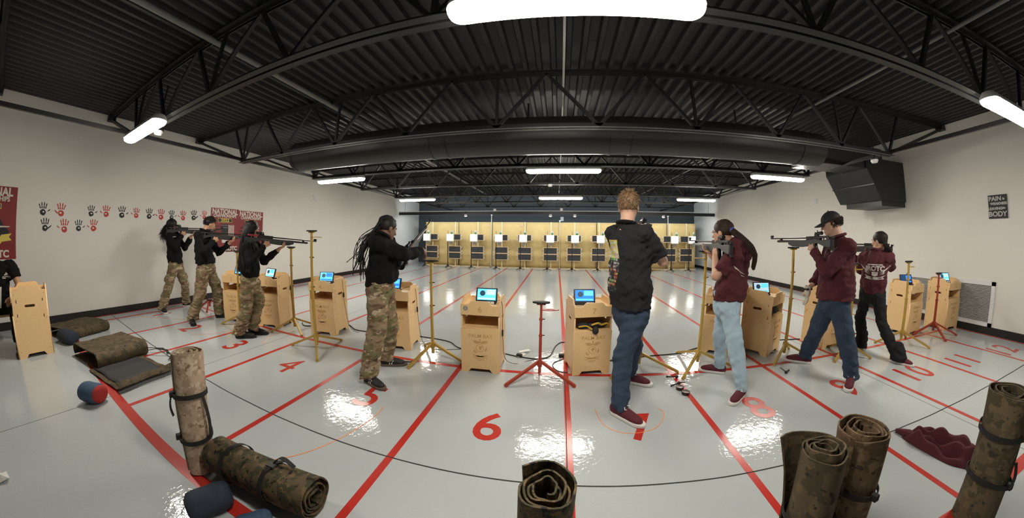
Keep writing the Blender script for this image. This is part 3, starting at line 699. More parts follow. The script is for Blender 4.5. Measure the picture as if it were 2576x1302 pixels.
monitor(*on_box(2, 0.06, -0.04, 0.0), 'blue lit monitor on box 2 peeking past the long hair', SCRB, SCRC)
monitor(*on_box(3, -0.02, -0.06, -0.25), 'pale blue lit monitor on box 3', SCRL, SCRC, 3)
monitor(*on_box(4, 0.02, -0.06, 0.1), 'bright blue lit monitor on box 4', SCRC, SCRB, 4)
monitor(*on_box(5, -0.06, -0.06, 0.0), 'dark blue monitor on box 5 behind the shooter with braids', SCRB, SCRC, None)
monitor(*on_box(6, 0.04, -0.05, 0.02), 'bright cyan monitor on box 6', SCRC, SCRL, 6)
monitor(*on_box(7, -0.06, -0.03, -0.15), 'blue lit monitor on box 7', SCRB, SCRC, 7)
monitor(*on_box(9, -0.08, 0.02, -0.75), 'pale monitor turned sideways on the box right of the girl in light jeans', SCRL, SCRC)
monitor(*on_box(11, -0.04, 0.0, -0.4), 'dark monitor on box 11', SCRD, SCRB)
monitor(*on_box(12, -0.04, 0.0, -0.35), 'pale blue monitor on the box before the wall grille', SCRC, SCRL, 12)

# ================================================================ RIFLE STANDS
def stand(x, y, h, m, angs, lab, yaw=0.0, tray=True, reach=0.40, traydir=0.0):
    t = thing('rifle_stand', lab, 'rifle stand', (x, y, 0), yaw, 'rifle stands along the firing line')
    MB().box((0, 0, 0.06 + (h * 0.5) / 2), (0.030, 0.030, h * 0.5), bev=0.002).build('lower_tube', m, t)
    MB().box((0, 0, (0.06 + h * 0.48 + h - 0.03) / 2), (0.024, 0.024, h - 0.03 - 0.06 - h * 0.48), bev=0.002).build('upper_tube', m, t)
    MB().box((0, 0, 0.17), (0.05, 0.05, 0.07), bev=0.003).build('hub', m, t)
    for z in (0.06 + h * 0.5, h * 0.78):
        c = MB().box((0, 0, z), (0.037, 0.037, 0.022), bev=0.002).build('collar', m, t)
        MB().cyl((0.018, 0, z), (0.042, 0, z), 0.006, n=8).build('clamp_screw', BLACKM, c)
    for a in angs:
        ca, sa = math.cos(a), math.sin(a)
        l = MB().bar((ca * 0.02, sa * 0.02, 0.185), (ca * reach, sa * reach, 0.020), 0.026).build('leg', m, t)
        MB().box((ca * reach, sa * reach, 0.013), (0.03, 0.03, 0.026), Matrix.Rotation(a, 3, 'Z')).build('leg_cap', m, l)
    pad = [(0.085 * math.cos(q), 0.035 * math.sin(q)) for q in np.linspace(0, 2 * PI, 24, endpoint=False)]
    link('rest_pad', poly_mesh('rest_pad', pad, [], 0.018, RUBBER, 0.004), t, (0, 0, h - 0.009))
    MB().box((0, 0, h - 0.026), (0.09, 0.03, 0.016)).build('pad_plate', m, t)
    if tray:
        out = [(0.0, -0.022), (0.09, -0.036), (0.17, 0.0), (0.09, 0.036), (0.0, 0.022)]
        inn = [(0.04, -0.012), (0.088, -0.024), (0.14, 0.0), (0.088, 0.024), (0.04, 0.012)]
        link('tray_arm', poly_mesh('tray_arm', out, [inn], 0.008, m, 0.001), t, (0.01, 0, h - 0.085), (0, 0, traydir))
    return t
D = math.radians
stand(-6.30, 2.98, 0.20, REDP, (D(200), D(320), D(80)), 'short red metal stand behind the second shooter', tray=False, reach=0.26)
stand(-4.74, 2.74, 1.20, GOLD, (D(200), D(310), D(75)), 'gold metal rifle stand mostly hidden behind the long haired shooter')
stand(-3.84, 3.12, 1.285, GOLD, (D(228), D(335), D(75)), 'gold metal rifle stand holding up the long haired shooter\'s rifle', tray=False, reach=0.35)
stand(-2.95, 2.72, 1.53, GOLD, (D(191), D(-45), D(80)), 'tallest gold metal rifle stand, empty, before box 4')
stand(-1.44, 3.10, 1.20, GOLD, (D(250), D(-8), D(130)), 'gold metal rifle stand reached by the shooter with braids', tray=False)
stand(-0.14, 2.86, 0.835, REDP, (D(218), D(-27), D(93)), 'short red metal rifle stand between boxes 6 and 7')
stand(0.98, 3.12, 1.22, GOLD, (D(215), D(-22), D(100)), 'gold metal rifle stand mostly hidden behind the shooter in black T-shirt', reach=0.44)
stand(1.69, 3.10, 1.35, GOLD, (D(225), D(-15), D(100)), 'gold metal rifle stand under the grey rifle of the girl in light jeans', traydir=PI, reach=0.42)
stand(2.95, 3.10, 1.385, GOLD, (D(212), D(-25), D(38)), 'gold metal rifle stand under the rifle of the shooter in black cap', traydir=PI, tray=False, reach=0.36)
stand(3.80, 2.85, 1.19, GOLD, (D(200), D(-40), D(80)), 'gold metal rifle stand hidden between the two rightmost shooters', reach=0.33)
stand(5.08, 2.84, 1.18, GOLD, (D(150), D(-60), D(20)), 'gold metal rifle stand, empty, in front of box 11')
stand(6.13, 2.88, 0.965, REDP, (D(235), D(-40), D(160)), 'dark red metal rifle stand in front of the rightmost box')

# ================================================================ MATS
WOODL = camo('woodland_camo', [((0.095, 0.070, 0.038), 0), ((0.050, 0.048, 0.025), 0.52), ((0.15, 0.10, 0.046), 0.57), ((0.020, 0.016, 0.013), 0.60)], 14)
DESERT = camo('desert_camo', [((0.44, 0.33, 0.235), 0), ((0.34, 0.25, 0.175), 0.52), ((0.52, 0.42, 0.31), 0.57), ((0.22, 0.14, 0.08), 0.62)], 16, seed=3)
OLIVE = camo('olive_camo', [((0.10, 0.075, 0.044), 0), ((0.065, 0.053, 0.030), 0.52), ((0.13, 0.095, 0.053), 0.58), ((0.035, 0.030, 0.020), 0.63)], 10, seed=5)
BROWN = camo('brown_camo', [((0.15, 0.10, 0.055), 0), ((0.10, 0.065, 0.035), 0.50), ((0.19, 0.135, 0.075), 0.57), ((0.06, 0.04, 0.025), 0.62)], 11, seed=8)
STRAP = mat('black_strap', (0.01, 0.01, 0.009), 0.75)
def roll_mesh(R, Hh, turns, th, rnd, flap=0.0, squash=1.0, taper=0.0):
    n = int(26 * turns); rr = random.Random(rnd)
    r0 = max(0.020, R - turns * (th + 0.0075))
    P = []; wob = [rr.uniform(0, 6) for _ in range(4)]
    levels = [0, 0.25, 0.5, 0.75, 1.0]
    for i in range(n + 1):
        a = 2 * PI * turns * i / n; r = r0 + (R - r0) * i / n + 0.004 * math.sin(3 * a + wob[0]) + 0.003 * math.sin(5 * a + wob[1])
        pe = flap * ((i - n + 12) / 12)**1.6 if flap and i > n - 12 else 0.0
        col = []
        for s in levels:
            k = 1 - taper * (1 - s) + 0.02 * math.sin(4 * s + wob[2])
            top = Hh * s + (0.018 * math.sin(a * 0.5 + wob[3]) if s == 1.0 else 0)
            for e in (-th / 2, th / 2): col.append(((r + e + pe * s**2.5) * k * math.cos(a), (r + e + pe * s**2.5) * k * squash * math.sin(a), top))
        P.append(col)
    V = [p for c in P for p in c]; m = len(levels) * 2; F = []
    for i in range(n):
        for j in range(len(levels) - 1):
            a0, a1 = i * m + 2 * j, (i + 1) * m + 2 * j
            F += [(a0, a0 + 2, a1 + 2, a1), (a0 + 1, a1 + 1, a1 + 3, a0 + 3)]
        a0, a1 = i * m, (i + 1) * m; t = m - 2
        F += [(a0, a1, a1 + 1, a0 + 1), (a0 + t, a0 + t + 1, a1 + t + 1, a1 + t)]
    for i in (0, n):
        for j in range(len(levels) - 1):
            a0 = i * m + 2 * j; F.append((a0, a0 + 1, a0 + 3, a0 + 2) if i == 0 else (a0, a0 + 2, a0 + 3, a0 + 1))
    return MB().add(V, F)
def strap_ring(R, z, w=0.028, tilt=0.12, squash=1.0, ph=0.0):
    pts = [((R) * math.cos(a), R * squash * math.sin(a), z + tilt * R * math.sin(a + ph)) for a in np.linspace(0, 2 * PI, 33)]
    return MB().ribbon(pts, w, (0, 0, 1), 0.004)
def rolled_mat(lab, x, y, Rr, Hh, m, rnd, turns=4, straps=(0.35, 0.65), rz=0.0, lean=(0, 0), flap=0.0, tails=(), squash=1.0, taper=0.0, th=0.008):
    t = thing('rolled_mat', lab, 'shooting mat', (x, y, 0.0), rz, 'rolled shooting mats')
    t.rotation_mode = 'QUATERNION'   # lean: where the top goes, in metres per metre of height
    t.rotation_quaternion = Vector((0, 0, 1)).rotation_difference(Vector((lean[0], lean[1], 1.0))) @ Matrix.Rotation(rz, 3, 'Z').to_quaternion()
    t.location.z = 0.9 * Rr * math.hypot(*lean)
    roll_mesh(Rr, Hh, turns, th, rnd, flap, squash, taper).build('roll', m, t, True, 50)
    for i, s in enumerate(straps):
        o = strap_ring(Rr * (1 - taper * (1 - s)) + 0.008, s * Hh, squash=squash, ph=i * 2.0).build('strap', STRAP, t)
        b = MB().box((-(Rr + 0.012) * 0.8, -(Rr + 0.012) * 0.6 * squash, s * Hh), (0.03, 0.03, 0.034), Matrix.Rotation(0.64, 3, 'Z'), bev=0.003).build('buckle', STRAP, o)
    for (ang, z0, L, out) in tails:
        ca, sa = math.cos(ang), math.sin(ang)
        pts = [((Rr + 0.012 + out * math.sin(q * PI * 0.8)) * ca, (Rr + 0.012 + out * math.sin(q * PI * 0.8)) * sa * squash, z0 - L * q) for q in np.linspace(0, 1, 8)]
        MB().ribbon(pts, 0.022, (-sa, ca, 0), 0.004).build('strap_tail', STRAP, t)
    return t
rolled_mat('rolled tan desert camouflage mat standing upright on the left', -2.07, 0.70, 0.096, 0.78, DESERT, 1, 4.6, (0.32, 0.68), rz=0.5, tails=((PI + 0.3, 0.54, 0.17, 0.03), (-0.2, 0.53, 0.26, 0.03)), lean=(0.035, 0.10))
rolled_mat('rolled dark camouflage mat standing upright at the bottom middle', 0.0, 0.775, 0.104, 0.66, WOODL, 2, 4.6, (0.3,), rz=-1.41, flap=0.03, taper=0.03)
rolled_mat('rolled dark camouflage mat with a peeled back corner, left of the pale one', 1.20, 0.78, 0.106, 0.64, OLIVE, 3, 5, (0.45,), rz=2.3, flap=0.08, taper=-0.06, lean=(-0.07, 0.10))
rolled_mat('loosely rolled pale inside mat standing behind the peeled back one', 1.49, 0.82, 0.118, 0.64, BROWN, 4, 4.4, (0.55,), rz=1.0, flap=0.02, tails=((-0.9, 0.36, 0.24, 0.05),), taper=0.04, lean=(-0.06, 0.09))
rolled_mat('rolled olive mat standing upright at the right edge', 2.38, 0.55, 0.112, 0.74, OLIVE, 6, 4.6, (0.38, 0.74), rz=0.8, lean=(-0.03, 0.07), tails=((PI + 0.5, 0.42, 0.14, 0.02),), taper=-0.05)
# the lying dark roll
t = thing('rolled_mat', 'rolled dark camouflage mat lying on the floor against the tan roll', 'shooting mat', (-1.96, 0.78, 0.126), 0, 'rolled shooting mats')
t.rotation_euler = (0, PI / 2, D(5)); 
roll_mesh(0.116, 0.80, 5, 0.008, 7, 0.0).build('roll', WOODL, t, True, 50)
for s in (0.25, 0.67):
    o = strap_ring(0.123, s * 0.80, 0.03).build('strap', STRAP, t)
pts = [(-0.125 - 0.05 * math.sin(q * PI), 0.02 + 0.02 * q, 0.54 + 0.13 * q) for q in np.linspace(0, 1, 9)]
MB().ribbon(pts, 0.024, (0, 1, 0.2), 0.004).build('strap_tail', STRAP, t)
MB().box((-0.124, 0.0, 0.535), (0.012, 0.035, 0.05)).build('buckle', mat('buckle_grey', (0.05, 0.05, 0.05), 0.5), t)

# folded and unrolled mats on the left
def sheet_mat(name, lab, loc, rz, prof, width, m, inner=None, rnd=0):
    """prof: (x,z) polyline of the folded sheet seen from the side; extruded over width"""
    t = thing(name, lab, 'shooting mat', loc, rz, 'laid out shooting mats')
    rr = random.Random(rnd); th = 0.012
    P = [Vector((p[0], 0, p[1])) for p in prof]; nW = 10; V = []; F = []; k = len(P)
    for j in range(nW + 1):
        y = -width / 2 + width * j / nW
        for i, p in enumerate(P):
            tt = (P[min(i + 1, k - 1)] - P[max(i - 1, 0)]).normalized(); nn = Vector((-tt.z, 0, tt.x)) * th / 2
            wv = 0.006 * math.sin(4 * j / nW * PI + i * 0.7 + rnd)
            for e in (-1, 1):
                q = p + nn * e; V.append((q.x + 0.01 * math.sin(j * 0.9 + rnd), y, max(0.001, q.z + wv * (1 if p.z > 0.05 else 0))))
    w = 2 * k
    for j in range(nW):
        for i in range(k - 1):
            a, b = j * w + 2 * i, (j + 1) * w + 2 * i
            F += [(a, b, b + 2, a + 2), (a + 1, a + 3, b + 3, b + 1)]
        for i in (0, k - 1):
            a, b = j * w + 2 * i, (j + 1) * w + 2 * i; F.append((a, a + 1, b + 1, b))
    for j in (0, nW):
        for i in range(k - 1):
            a = j * w + 2 * i; F.append((a, a + 2, a + 3, a + 1))
    o = MB().add(V, F).build('sheet', m, t, True, 60)
    return t
def spiral_fold(w, h, n=40):
    """a loosely folded loop: flat bottom, rounded end, back over the top"""
    b = [(x, 0.008) for x in np.linspace(-w / 2, w / 2 - h / 2, 8)]
    c = [(w / 2 - h / 2 + h / 2 * math.sin(a), 0.008 + h / 2 - h / 2 * math.cos(a)) for a in np.linspace(0.2, PI - 0.2, 8)]
    d = [(x, 0.008 + h * (1 - 0.15 * ((w / 2 - h / 2 - x) / w)**2)) for x in np.linspace(w / 2 - h / 2, -w / 2 + h * 0.4, 8)]
    e = [(-w / 2 + h * 0.4 - h * 0.4 * math.sin(a), 0.008 + h * 0.5 + h * 0.38 * math.cos(a)) for a in np.linspace(0.2, PI - 0.6, 7)]
    return b + c + d + e
sheet_mat('folded_mat', 'folded brown camouflage mat by the left wall behind the plywood box', (-6.45, 0.72, 0), D(20), spiral_fold(0.75, 0.13), 0.66, OLIVE, rnd=1)
t = sheet_mat('folded_mat', 'folded brown camouflage mat in a thick roll on the red line', (-4.93, 0.88, 0), D(10), spiral_fold(0.80, 0.17), 0.62, OLIVE, rnd=4)
MB().ribbon([(0.30, 0.33, 0.03), (0.40, 0.42, 0.05), (0.52, 0.50, 0.03), (0.60, 0.46, 0.012)], 0.03, (0.3, 1, 0.2), 0.004).build('strap_tail', STRAP, t)
MB().ribbon([(0.42, 0.30, 0.10), (0.60, 0.40, 0.10), (0.72, 0.44, 0.03), (0.80, 0.36, 0.012)], 0.02, (0.2, 1, 0.0), 0.004).build('strap_tail', STRAP, t)
MB().box((0.81, 0.35, 0.014), (0.03, 0.02, 0.006)).build('strap_buckle', STEEL, t)
GREYIN = mat('grey_mat_lining', (0.032, 0.032, 0.034), 0.7, var=0.2, scale=6, bump=0.3, bscale=5)
flatp = [(x, 0.010 + 0.012 * math.sin(x * 9)**2) for x in np.linspace(-0.46, 0.30, 16)] + [(0.36, 0.03), (0.40, 0.055), (0.38, 0.075), (0.32, 0.078)]
t = sheet_mat('unrolled_mat', 'unrolled camouflage mat with dark grey lining upward', (-4.15, 0.92, 0), D(8), flatp, 0.62, OLIVE, rnd=7)
V = []; F = []
for j in range(13):
    for i in range(15):
        x = -0.42 + 0.74 * i / 14; y = -0.26 + 0.50 * j / 12; V.append((x, y, 0.030 + 0.012 * math.sin(x * 9)**2 + 0.006 * math.sin(7 * y + 11 * x)))
for j in range(12):
    for i in range(14): F.append((j * 15 + i, j * 15 + i + 1, (j + 1) * 15 + i + 1, (j + 1) * 15 + i))
o = MB().add(V, F).build('lining', GREYIN, t, True); o.modifiers.new('thick', 'SOLIDIFY').thickness = 0.008

# kneeling rolls and soft bags
def kneeling_roll(lab, loc, rz, L, R, body, cap, capm):
    t = thing('kneeling_roll', lab, 'kneeling roll', loc, rz, 'kneeling rolls')
    prof = [(0.01, -L / 2), (R * 0.6, -L / 2 + 0.005), (R * 0.93, -L / 2 + 0.025), (R, -L / 4), (R * 0.97, 0), (R, L / 4), (R * 0.93, L / 2 - 0.025), (R * 0.6, L / 2 - 0.005), (0.01, L / 2)]
    m = MB().lathe(prof, 22)
    m.v = [(p[2], p[0], p[1] * 0.92 + R * 0.92) for p in m.v]
    m.build('cover', body, t, True)
    m = MB().lathe([(0.01, 0.012), (R * 0.55, 0.010), (R * 0.86, -0.004), (R * 0.88, -0.03)][::-1], 20)
    m.v = [(L / 2 + p[2] - 0.006, p[0], p[1] * 0.92 + R * 0.92) for p in m.v]
    m.build('end_cap', capm, t, True)
    MB().tube([(-L * 0.35 + L * 0.7 * q, 0.002 + R * 0.85, R * 0.92 + 0.012 * math.sin(q * PI)) for q in np.linspace(0, 1, 6)], 0.004, 6).build('zip', STRAP, t)
    return t
NAVY = mat('navy_fabric', (0.018, 0.028, 0.045), 0.85, var=0.2, scale=20)
BLUEF = mat('blue_fabric', (0.045, 0.085, 0.15), 0.8, var=0.2, scale=20)
REDF = mat('red_fabric', (0.38, 0.022, 0.018), 0.75, var=0.2, scale=20)
kneeling_roll('blue kneeling roll with red end lying before the unrolled mat', (-3.72, 0.43, 0), D(28), 0.24, 0.098, BLUEF, None, REDF)
kneeling_roll('dark blue kneeling roll between the folded mats', (-5.93, 0.52, 0), D(20), 0.34, 0.10, NAVY, None, NAVY)
kneeling_roll('dark navy kneeling roll in the lower left corner foreground', (-1.69, 0.53, 0), D(68), 0.25, 0.088, NAVY, None, NAVY)
kneeling_roll('small blue and red kneeling roll under the lying camouflage roll', (-1.40, 0.60, 0), D(235), 0.20, 0.050, BLUEF, None, REDF)
# crumpled sweater on the floor
def heap(name, lab, cat, loc, rz, L, Wd, Hh, m, rnd):
    rr = random.Random(rnd); ph = [rr.uniform(0, 6) for _ in range(8)]
    nx, ny = 44, 24; V = []; F = []
    for j in range(ny + 1):
        for i in range(nx + 1):
            s, q = i / nx, j / ny * 2 - 1
            wd = Wd * (0.22 + 0.78 * s**0.7) * (1 + 0.15 * math.sin(9 * s + ph[0]))
            x = -L / 2 + L * s + 0.02 * math.sin(5 * q + ph[1]); y = q * wd / 2 + 0.03 * math.sin(6 * s + ph[2])
            env = max(0, 1 - q * q)**0.5 * min(1, s * 6) * min(1, (1 - s) * 6)
            z = Hh * env * (0.55 + 0.25 * math.sin(7 * s + 4 * q + ph[3]) + 0.20 * math.sin(13 * q + 5 * s + ph[4]) + 0.12 * math.sin(19 * s - 7 * q + ph[5]))
            V.append((x, y, max(0.004, z)))
    for j in range(ny):
        for i in range(nx): a = j * (nx + 1) + i; F.append((a, a + 1, a + nx + 2, a + nx + 1))
    n = len(V); V += [(x, y, 0.001) for x, y, z in V[:]]
    F += [(f[3] + n, f[2] + n, f[1] + n, f[0] + n) for f in F[:]]
    t = thing(name, lab, cat, loc, rz)
    MB().add(V, F).build('cloth', m, t, True)
    return t
MAROON = mat('maroon_knit', (0.085, 0.012, 0.018), 0.9, var=0.2, scale=25, sheen=0.1)
t = heap('sweater', 'crumpled maroon sweater lying on the floor at right', 'sweater', (2.88, 1.06, 0), D(-68), 0.56, 0.34, 0.17, MAROON, 3)
MB().tube([(-0.20, 0.0, 0.035), (-0.26, 0.01, 0.032), (-0.33, 0.02, 0.022), (-0.36, 0.02, 0.018)], [0.034, 0.036, 0.022, 0.016], 10).build('cuff', MAROON, t, True)

# ================================================================ CABLES AND SMALL THINGS
def spline(pts, n=8):
    P = [Vector(p) for p in pts]; out = []
    for i in range(len(P) - 1):
        p0, p1, p2, p3 = P[max(i - 1, 0)], P[i], P[i + 1], P[min(i + 2, len(P) - 1)]
        for t in np.linspace(0, 1, n, endpoint=False):
            out.append(0.5 * (2 * p1 + (p2 - p0) * t + (2 * p0 - 5 * p1 + 4 * p2 - p3) * t * t + (3 * p1 - p0 - 3 * p2 + p3) * t**3))
    return out + [P[-1]]
def cord(lab, pts, r=0.006, plug=None):
    t = thing('power_cord', lab, 'cord')
    z = r
    MB().tube(spline([(p[0], p[1], p[2] if len(p) > 2 else z) for p in pts]), r, 8).build('cable', CABLE, t, True)
    for (x, y, rz) in (plug or []):
        MB().box((x, y, 0.02), (0.07, 0.045, 0.04), Matrix.Rotation(rz, 3, 'Z'), bev=0.006).build('plug', RUBBER, t)
    return t
cord('thick black extension cord from box 3 past box 4 to box 6', [(-4.05, 3.45), (-3.85, 3.36), (-3.62, 3.6), (-3.3, 3.75), (-3.0, 3.60), (-2.7, 3.62), (-2.4, 3.7), (-1.8, 3.71), (-1.45, 3.65), (-1.28, 3.50), (-1.12, 3.42)], 0.007, [(-1.13, 3.40, 0.3)])
cord('thick black extension cord between boxes 6 and 7', [(-0.62, 3.42), (-0.45, 3.36), (-0.2, 3.32), (-0.05, 3.42), (0.02, 3.75), (0.12, 3.92), (0.3, 3.85)], 0.007, [(-0.42, 3.36, -0.2)])
cord('black extension cord from box 7 to the box behind the girl in light jeans', [(0.62, 3.3), (0.9, 3.40), (1.3, 3.46), (1.6, 3.50), (1.9, 3.62), (2.15, 3.72)], 0.007)
cord('black looped cord with plug right of the short red stand', [(0.20, 3.42), (0.02, 3.25), (0.0, 3.12), (0.06, 3.02), (0.16, 2.99)], 0.005, [(0.1, 3.42, 0.2)])
cord('black coiled cord behind the stand of the shooter in cap', [(3.05, 3.75), (3.3, 3.70), (3.45, 3.85), (3.25, 4.0), (3.05, 3.88), (3.2, 3.72), (3.5, 3.66), (3.72, 3.62)], 0.007)
cord('short black cord with plug behind the legs of the JROTC shooter', [(4.75, 3.55), (4.95, 3.50), (5.2, 3.60), (5.45, 3.75)], 0.006, [(5.25, 3.62, 0.4)])
# hanging thin leads down the box sides
def lead(lab, n, pts):
    x, y, r = BOXES[n]; c, s = math.cos(r), math.sin(r)
    t = thing('charger_lead', lab, 'cord', (x, y, 0), r, 'thin charger leads')
    P = spline(pts)
    MB().tube(P, 0.003, 6).build('lead', CABLE, t, True)
    q = P[int(len(P) * 0.42)]; MB().box(q, (0.016, 0.016, 0.07)).build('inline_switch', RUBBER, t)
lead('thin charger lead hanging beside the box behind the tallest gold stand', 4, [(0.10, 0.0, 0.775), (0.20, 0.06, 0.80), (0.226, 0.06, 0.70), (0.24, 0.07, 0.40), (0.33, 0.02, 0.10), (0.45, 0.03, 0.004), (0.62, 0.12, 0.004)])
lead('thin charger lead hanging beside the box right of the long haired shooter', 3, [(0.08, 0.0, 0.775), (0.19, 0.12, 0.79), (0.222, 0.12, 0.70), (0.23, 0.13, 0.45), (0.24, 0.15, 0.15), (0.30, 0.18, 0.004), (0.45, 0.22, 0.004)])
lead('thin charger lead hanging beside the box behind the shooter with braids', 5, [(0.05, 0.0, 0.775), (0.19, 0.05, 0.79), (0.226, 0.05, 0.68), (0.235, 0.06, 0.45), (0.27, 0.06, 0.12), (0.34, 0.02, 0.004), (0.55, -0.12, 0.004), (0.9, -0.05, 0.004)])
lead('thin charger lead hanging beside the box with round sticker', 6, [(0.12, -0.06, 0.775), (0.20, -0.10, 0.80), (0.226, -0.10, 0.70), (0.226, -0.09, 0.40), (0.25, -0.05, 0.12), (0.36, 0.08, 0.004), (0.52, 0.20, 0.004), (0.72, 0.28, 0.004)])
# paper tag on the cord
t = thing('paper_tag', 'white paper tag on the cord between boxes 6 and 7', 'tag', (-0.40, 3.40, 0), D(62))
for k, (dx, rr) in enumerate(((0, 0.0), (0.10, -0.5))):
    MB().box((dx, 0.02 * k, 0.010 + 0.02 * k), (0.15, 0.05, 0.001), Matrix.Rotation(rr, 3, 'Z') @ Matrix.Rotation(0.2 * (1 - k), 3, 'X')).build('paper_leaf', mat('white_paper', (0.75, 0.74, 0.70), 0.7), t)
# pellet tins and little bipod gadgets
TIN = mat('dark_tin', (0.05, 0.03, 0.025), 0.25, 0.6)
for x, y, lab in ((1.27, 2.60, 'dark round pellet tin near the seventh lane line, farther one'), (1.29, 2.50, 'dark round pellet tin near the seventh lane line, nearer one')):
    t = thing('pellet_tin', lab, 'tin', (x, y, 0), 0, 'pellet tins on the floor')
    MB().lathe([(0.036, 0), (0.039, 0.004), (0.039, 0.02)], 24).build('can', TIN, t, True, 40)
    MB().lathe([(0.041, 0.018), (0.041, 0.030), (0.036, 0.034), (0.02, 0.033)], 24).build('lid', TIN, t, True, 40)
def gadget(lab, x, y, rz, s=1.0):
    t = thing('cocking_tool', lab, 'tool', (x, y, 0), rz, 'small black tools on the floor')
    MB().ell((0, 0, 0.018), (0.018 * s, 0.018 * s, 0.018)).build('knob', BLACKM, t, True)
    MB().cyl((0, 0, 0.018), (0.10 * s, 0.02, 0.010), 0.006, 0.007, n=8).build('arm', BLACKM, t, True)
    MB().cyl((0, 0, 0.02), (-0.02, 0.07 * s, 0.055), 0.006, 0.005, n=8).build('arm', BLACKM, t, True)
    MB().ell((0.10 * s, 0.02, 0.010), (0.010, 0.010, 0.010)).build('tip', BLACKM, t, True)
gadget('small black tool on the floor by lane line seven and eight', 1.33, 2.84, D(150))
gadget('small black tool just above the pellet tins', 1.30, 2.70, D(190))
gadget('small black forked tool on the floor left of the shooter in cap', 2.63, 2.68, D(20))
gadget('small black tool on the floor behind the shooter with braids', -1.60, 2.86, D(170), 1.2)
# gear in the cubby of box 7
x7, y7, r7 = BOXES[7]
t = thing('gear_bundle', 'dark gloves and yellow straps stuffed in the cubby of box 7', 'gear', (x7, y7, 0.5155), r7)
for i, (dx, dy, rx, ry, rz) in enumerate(((-0.10, -0.14, 0.07, 0.06, 0.035), (0.0, -0.12, 0.06, 0.05, 0.03), (0.09, -0.13, 0.075, 0.05, 0.036), (0.02, -0.215, 0.035, 0.03, 0.045))):
    MB().ell((dx, dy, rz if i < 3 else -0.005), (rx, ry, rz)).build('glove', mat('black_glove', (0.02, 0.02, 0.022), 0.7), t, True)
YEL = mat('yellow_strap', (0.62, 0.40, 0.04), 0.6)
MB().tube(spline([(-0.02, -0.20, 0.05), (0.04, -0.22, 0.075), (0.09, -0.20, 0.05), (0.15, -0.19, 0.06), (0.18, -0.17, 0.03)]), 0.010, 8).build('yellow_strap', YEL, t, True)
MB().tube(spline([(-0.16, -0.18, 0.03), (-0.08, -0.21, 0.045), (-0.02, -0.22, 0.01)]), 0.008, 8).build('yellow_strap', YEL, t, True)
# dark gear in the cubby of box 9
x9, y9, r9 = BOXES[9]
t = thing('gear_bundle', 'dark gloves in the cubby of the sideways box', 'gear', (x9, y9, 0.5155), r9)
for dx, dz in ((-0.08, 0.04), (0.04, 0.05), (0.10, 0.035)): MB().ell((dx, -0.12, dz), (0.07, 0.06, dz)).build('glove', mat('black_glove', (0.02, 0.02, 0.022), 0.7), t, True)
# white sheet held at the left edge and scrap on the floor
PAPER = mat('white_paper', (0.75, 0.74, 0.70), 0.7)
t = thing('paper_scrap', 'crumpled white paper on the floor at the far left bottom', 'paper', (-2.98, -0.38, 0), 0.4)
V = [(0.05 * math.cos(a) * (1 + 0.4 * math.sin(3 * a)), 0.05 * math.sin(a), 0.02 + 0.02 * math.sin(5 * a)) for a in np.linspace(0, 2 * PI, 12, endpoint=False)] + [(0, 0, 0.05), (0, 0, 0.001)]
MB().add(V, [(i, (i + 1) % 12, 12) for i in range(12)] + [((i + 1) % 12, i, 13) for i in range(12)]).build('sheet', PAPER, t)
